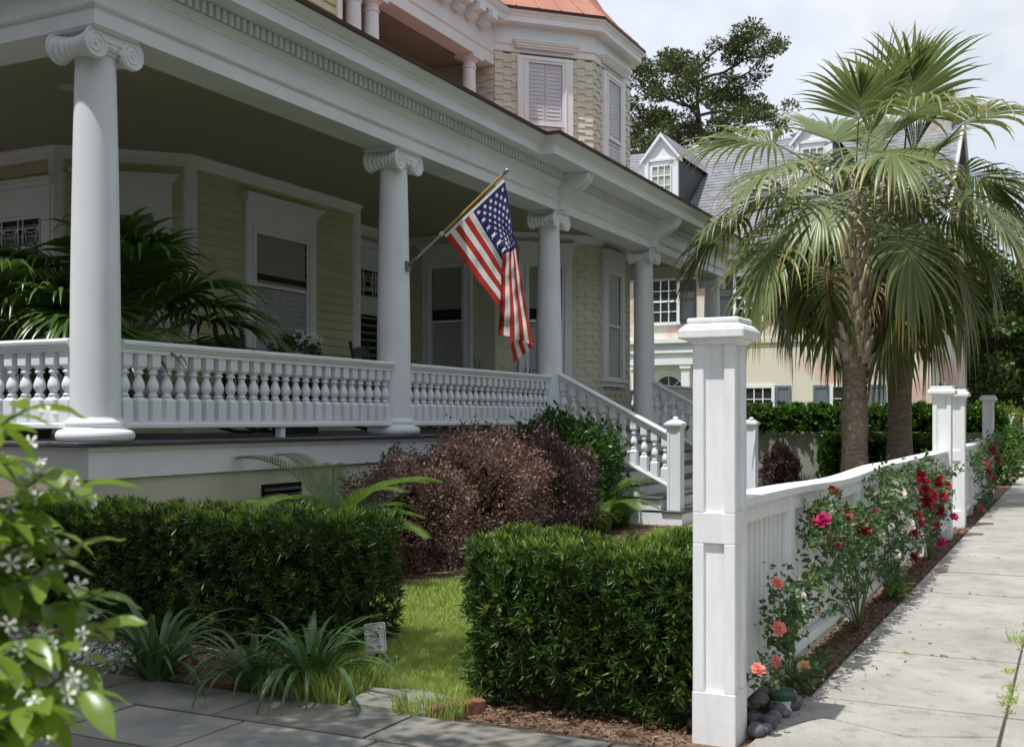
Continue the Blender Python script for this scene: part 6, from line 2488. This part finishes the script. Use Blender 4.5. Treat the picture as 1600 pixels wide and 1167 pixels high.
# trees and shrubs at the far end of the sidewalk
for (px, yy, h, lab, nl) in ((1555, 47, 7.0, 'dark leafy tree beyond the far gatepost beside the stucco house', 260), (1592, 62, 8.0, 'leafy street tree at the far end of the sidewalk', 220)):
    q = ony(px, 600, yy)
    lm = [(1.6 + (h - 2.2) * i / 15, i * 2.399, 2.3 * rt.uniform(.7, 1.1), 0.25, 0.85) for i in range(16)]
    tree('street_tree', lab, q.x, yy, h, lm, 2, nl, 0.14, 0.26, 0.12, OAKL, 0.2)
for (px, yy, r, hh, lab, mt) in ((1525, 38, 0.9, 1.6, 'reddish brown shrub beside the stucco house corner', LOROD), (1560, 30, 0.9, 1.25, 'round green shrub past the far end post of the fence', LAUR), (1585, 36, 1.3, 1.5, 'sunlit yellow green hedge mass at the far right', LM('golden_leaf', (0.10, 0.16, 0.02), (0.22, 0.27, 0.05), 0.3, 0.5)), (1570, 24.5, 0.45, 0.55, 'small green shrub at the end of the picket fence', LAUR)):
    q = ony(px, 640, yy)
    shrub('shrub', lab, [((q.x - 0.2, yy, hh * .5), (r, r, hh * .55)), ((q.x - 0.2 - r * .7, yy + .5, hh * .45), (r * .8, r * .8, hh * .5))], 170, 0.08, 0.16, 0.07, mt, depth=0.12)

# live oak at the driveway, out of the frame: shades the near left corner
lm = []
for i in range(24):
    az_ = 0.10 + 0.042 * i
    lm.append((3.9 + 0.04 * i, az_, min((2.9 + 0.75 * (i % 4)) * rt.uniform(.85, 1.1), 3.3 / math.sin(az_)), 0.05, 0.48))
tree('live_oak', 'live oak outside the left edge whose crown shades the driveway and left hedge', -7.5, 0.0, 5.8, lm, 5, 800, 0.06, 0.11, 0.05, OAKL, 0.24)

# across the street and behind: unseen houses and oaks added to cut sky light
OH = thing('added_house_across', 'plain pale grey house added unseen across the street to cut sky light', 'house', (17, 14, 0))
BRK = M('pale_grey_stucco', (0.42, 0.45, 0.48), 0.9, var=0.25, vscale=6, bump=0.4, bscale=30)
obj('wall', B().box(13.5, 22, 4, 20, -0.1, 7.5), BRK, OH)
obj('roof', B().add([(13, 3.5, 7.5), (13, 20.5, 7.5), (22.5, 20.5, 7.5), (22.5, 3.5, 7.5), (17.7, 3.5, 11), (17.7, 20.5, 11)], [(0, 1, 5, 4), (2, 3, 4, 5), (0, 4, 3), (1, 2, 5)]), ROOFS, OH)
fo = frame(13.5, 20, 0, -1)
for a in (2, 5, 8, 11, 14):
    for z in (1.4, 4.6):
        sash_window(fo, OH, a - .5, a + .5, z, z + 1.7, 2, 4)
for (x_, y_, h, lab) in ((12.6, 2.0, 10.5, 'wide live oak added across the street to screen the sky, first from the corner, outside the picture'), (12.8, 15.5, 10.5, 'wide live oak added across the street to screen the sky opposite the porch steps, outside the picture'), (12.9, 29.0, 10.5, 'wide live oak added across the street to screen the sky opposite the stucco house, outside the picture')):
    lm = [(2.6 + (h - 4) * i / 17, i * 2.399, 5.0 * rt.uniform(.7, 1.1), 0.22, 1.45) for i in range(18)]
    tree('live_oak', lab, x_, y_, h, lm, 2, 70, 0.25, 0.45, 0.22, OAKL, 0.4, 'unseen live oaks added across the street')

SH_ = thing('added_house_south', 'grey green clapboard house added unseen behind the camera to cut sky light from the south', 'house', (-9, -9, 0))  # out of view, put in to lower sky light on the porch's left faces
obj('wall', B().box(-18, -2.6, -14, -5.0, -0.1, 6.6), M('grey_green_siding', (0.30, 0.33, 0.29), 0.8, var=0.1), SH_)
obj('roof', B().add([(-18.4, -14.4, 6.6), (-2.2, -14.4, 6.6), (-2.2, -4.6, 6.6), (-18.4, -4.6, 6.6), (-18.4, -9.5, 9.6), (-2.2, -9.5, 9.6)], [(0, 1, 5, 4), (2, 3, 4, 5), (0, 4, 3), (1, 2, 5), (0, 3, 2, 1)]), ROOFS, SH_)
fsh = frame(-2.6, -5.0, -1, 0)
for a in (2, 5, 8, 11):
    for z in (1.3, 4.2):
        sash_window(fsh, SH_, a - .45, a + .45, z, z + 1.6, 2, 4)

lm = [(3.2 + 5.0 * i / 17, i * 2.399, 3.7 * rt.uniform(.7, 1.05), 0.2, 0.95) for i in range(18)]  # second oak, unseen, added to screen the southern sky from the left faces
tree('live_oak', 'larger live oak added farther back left of the driveway to cover southern sky, outside the picture', -11.4, -1.6, 9.0, lm, 2, 170, 0.14, 0.24, 0.12, OAKL, 0.35)
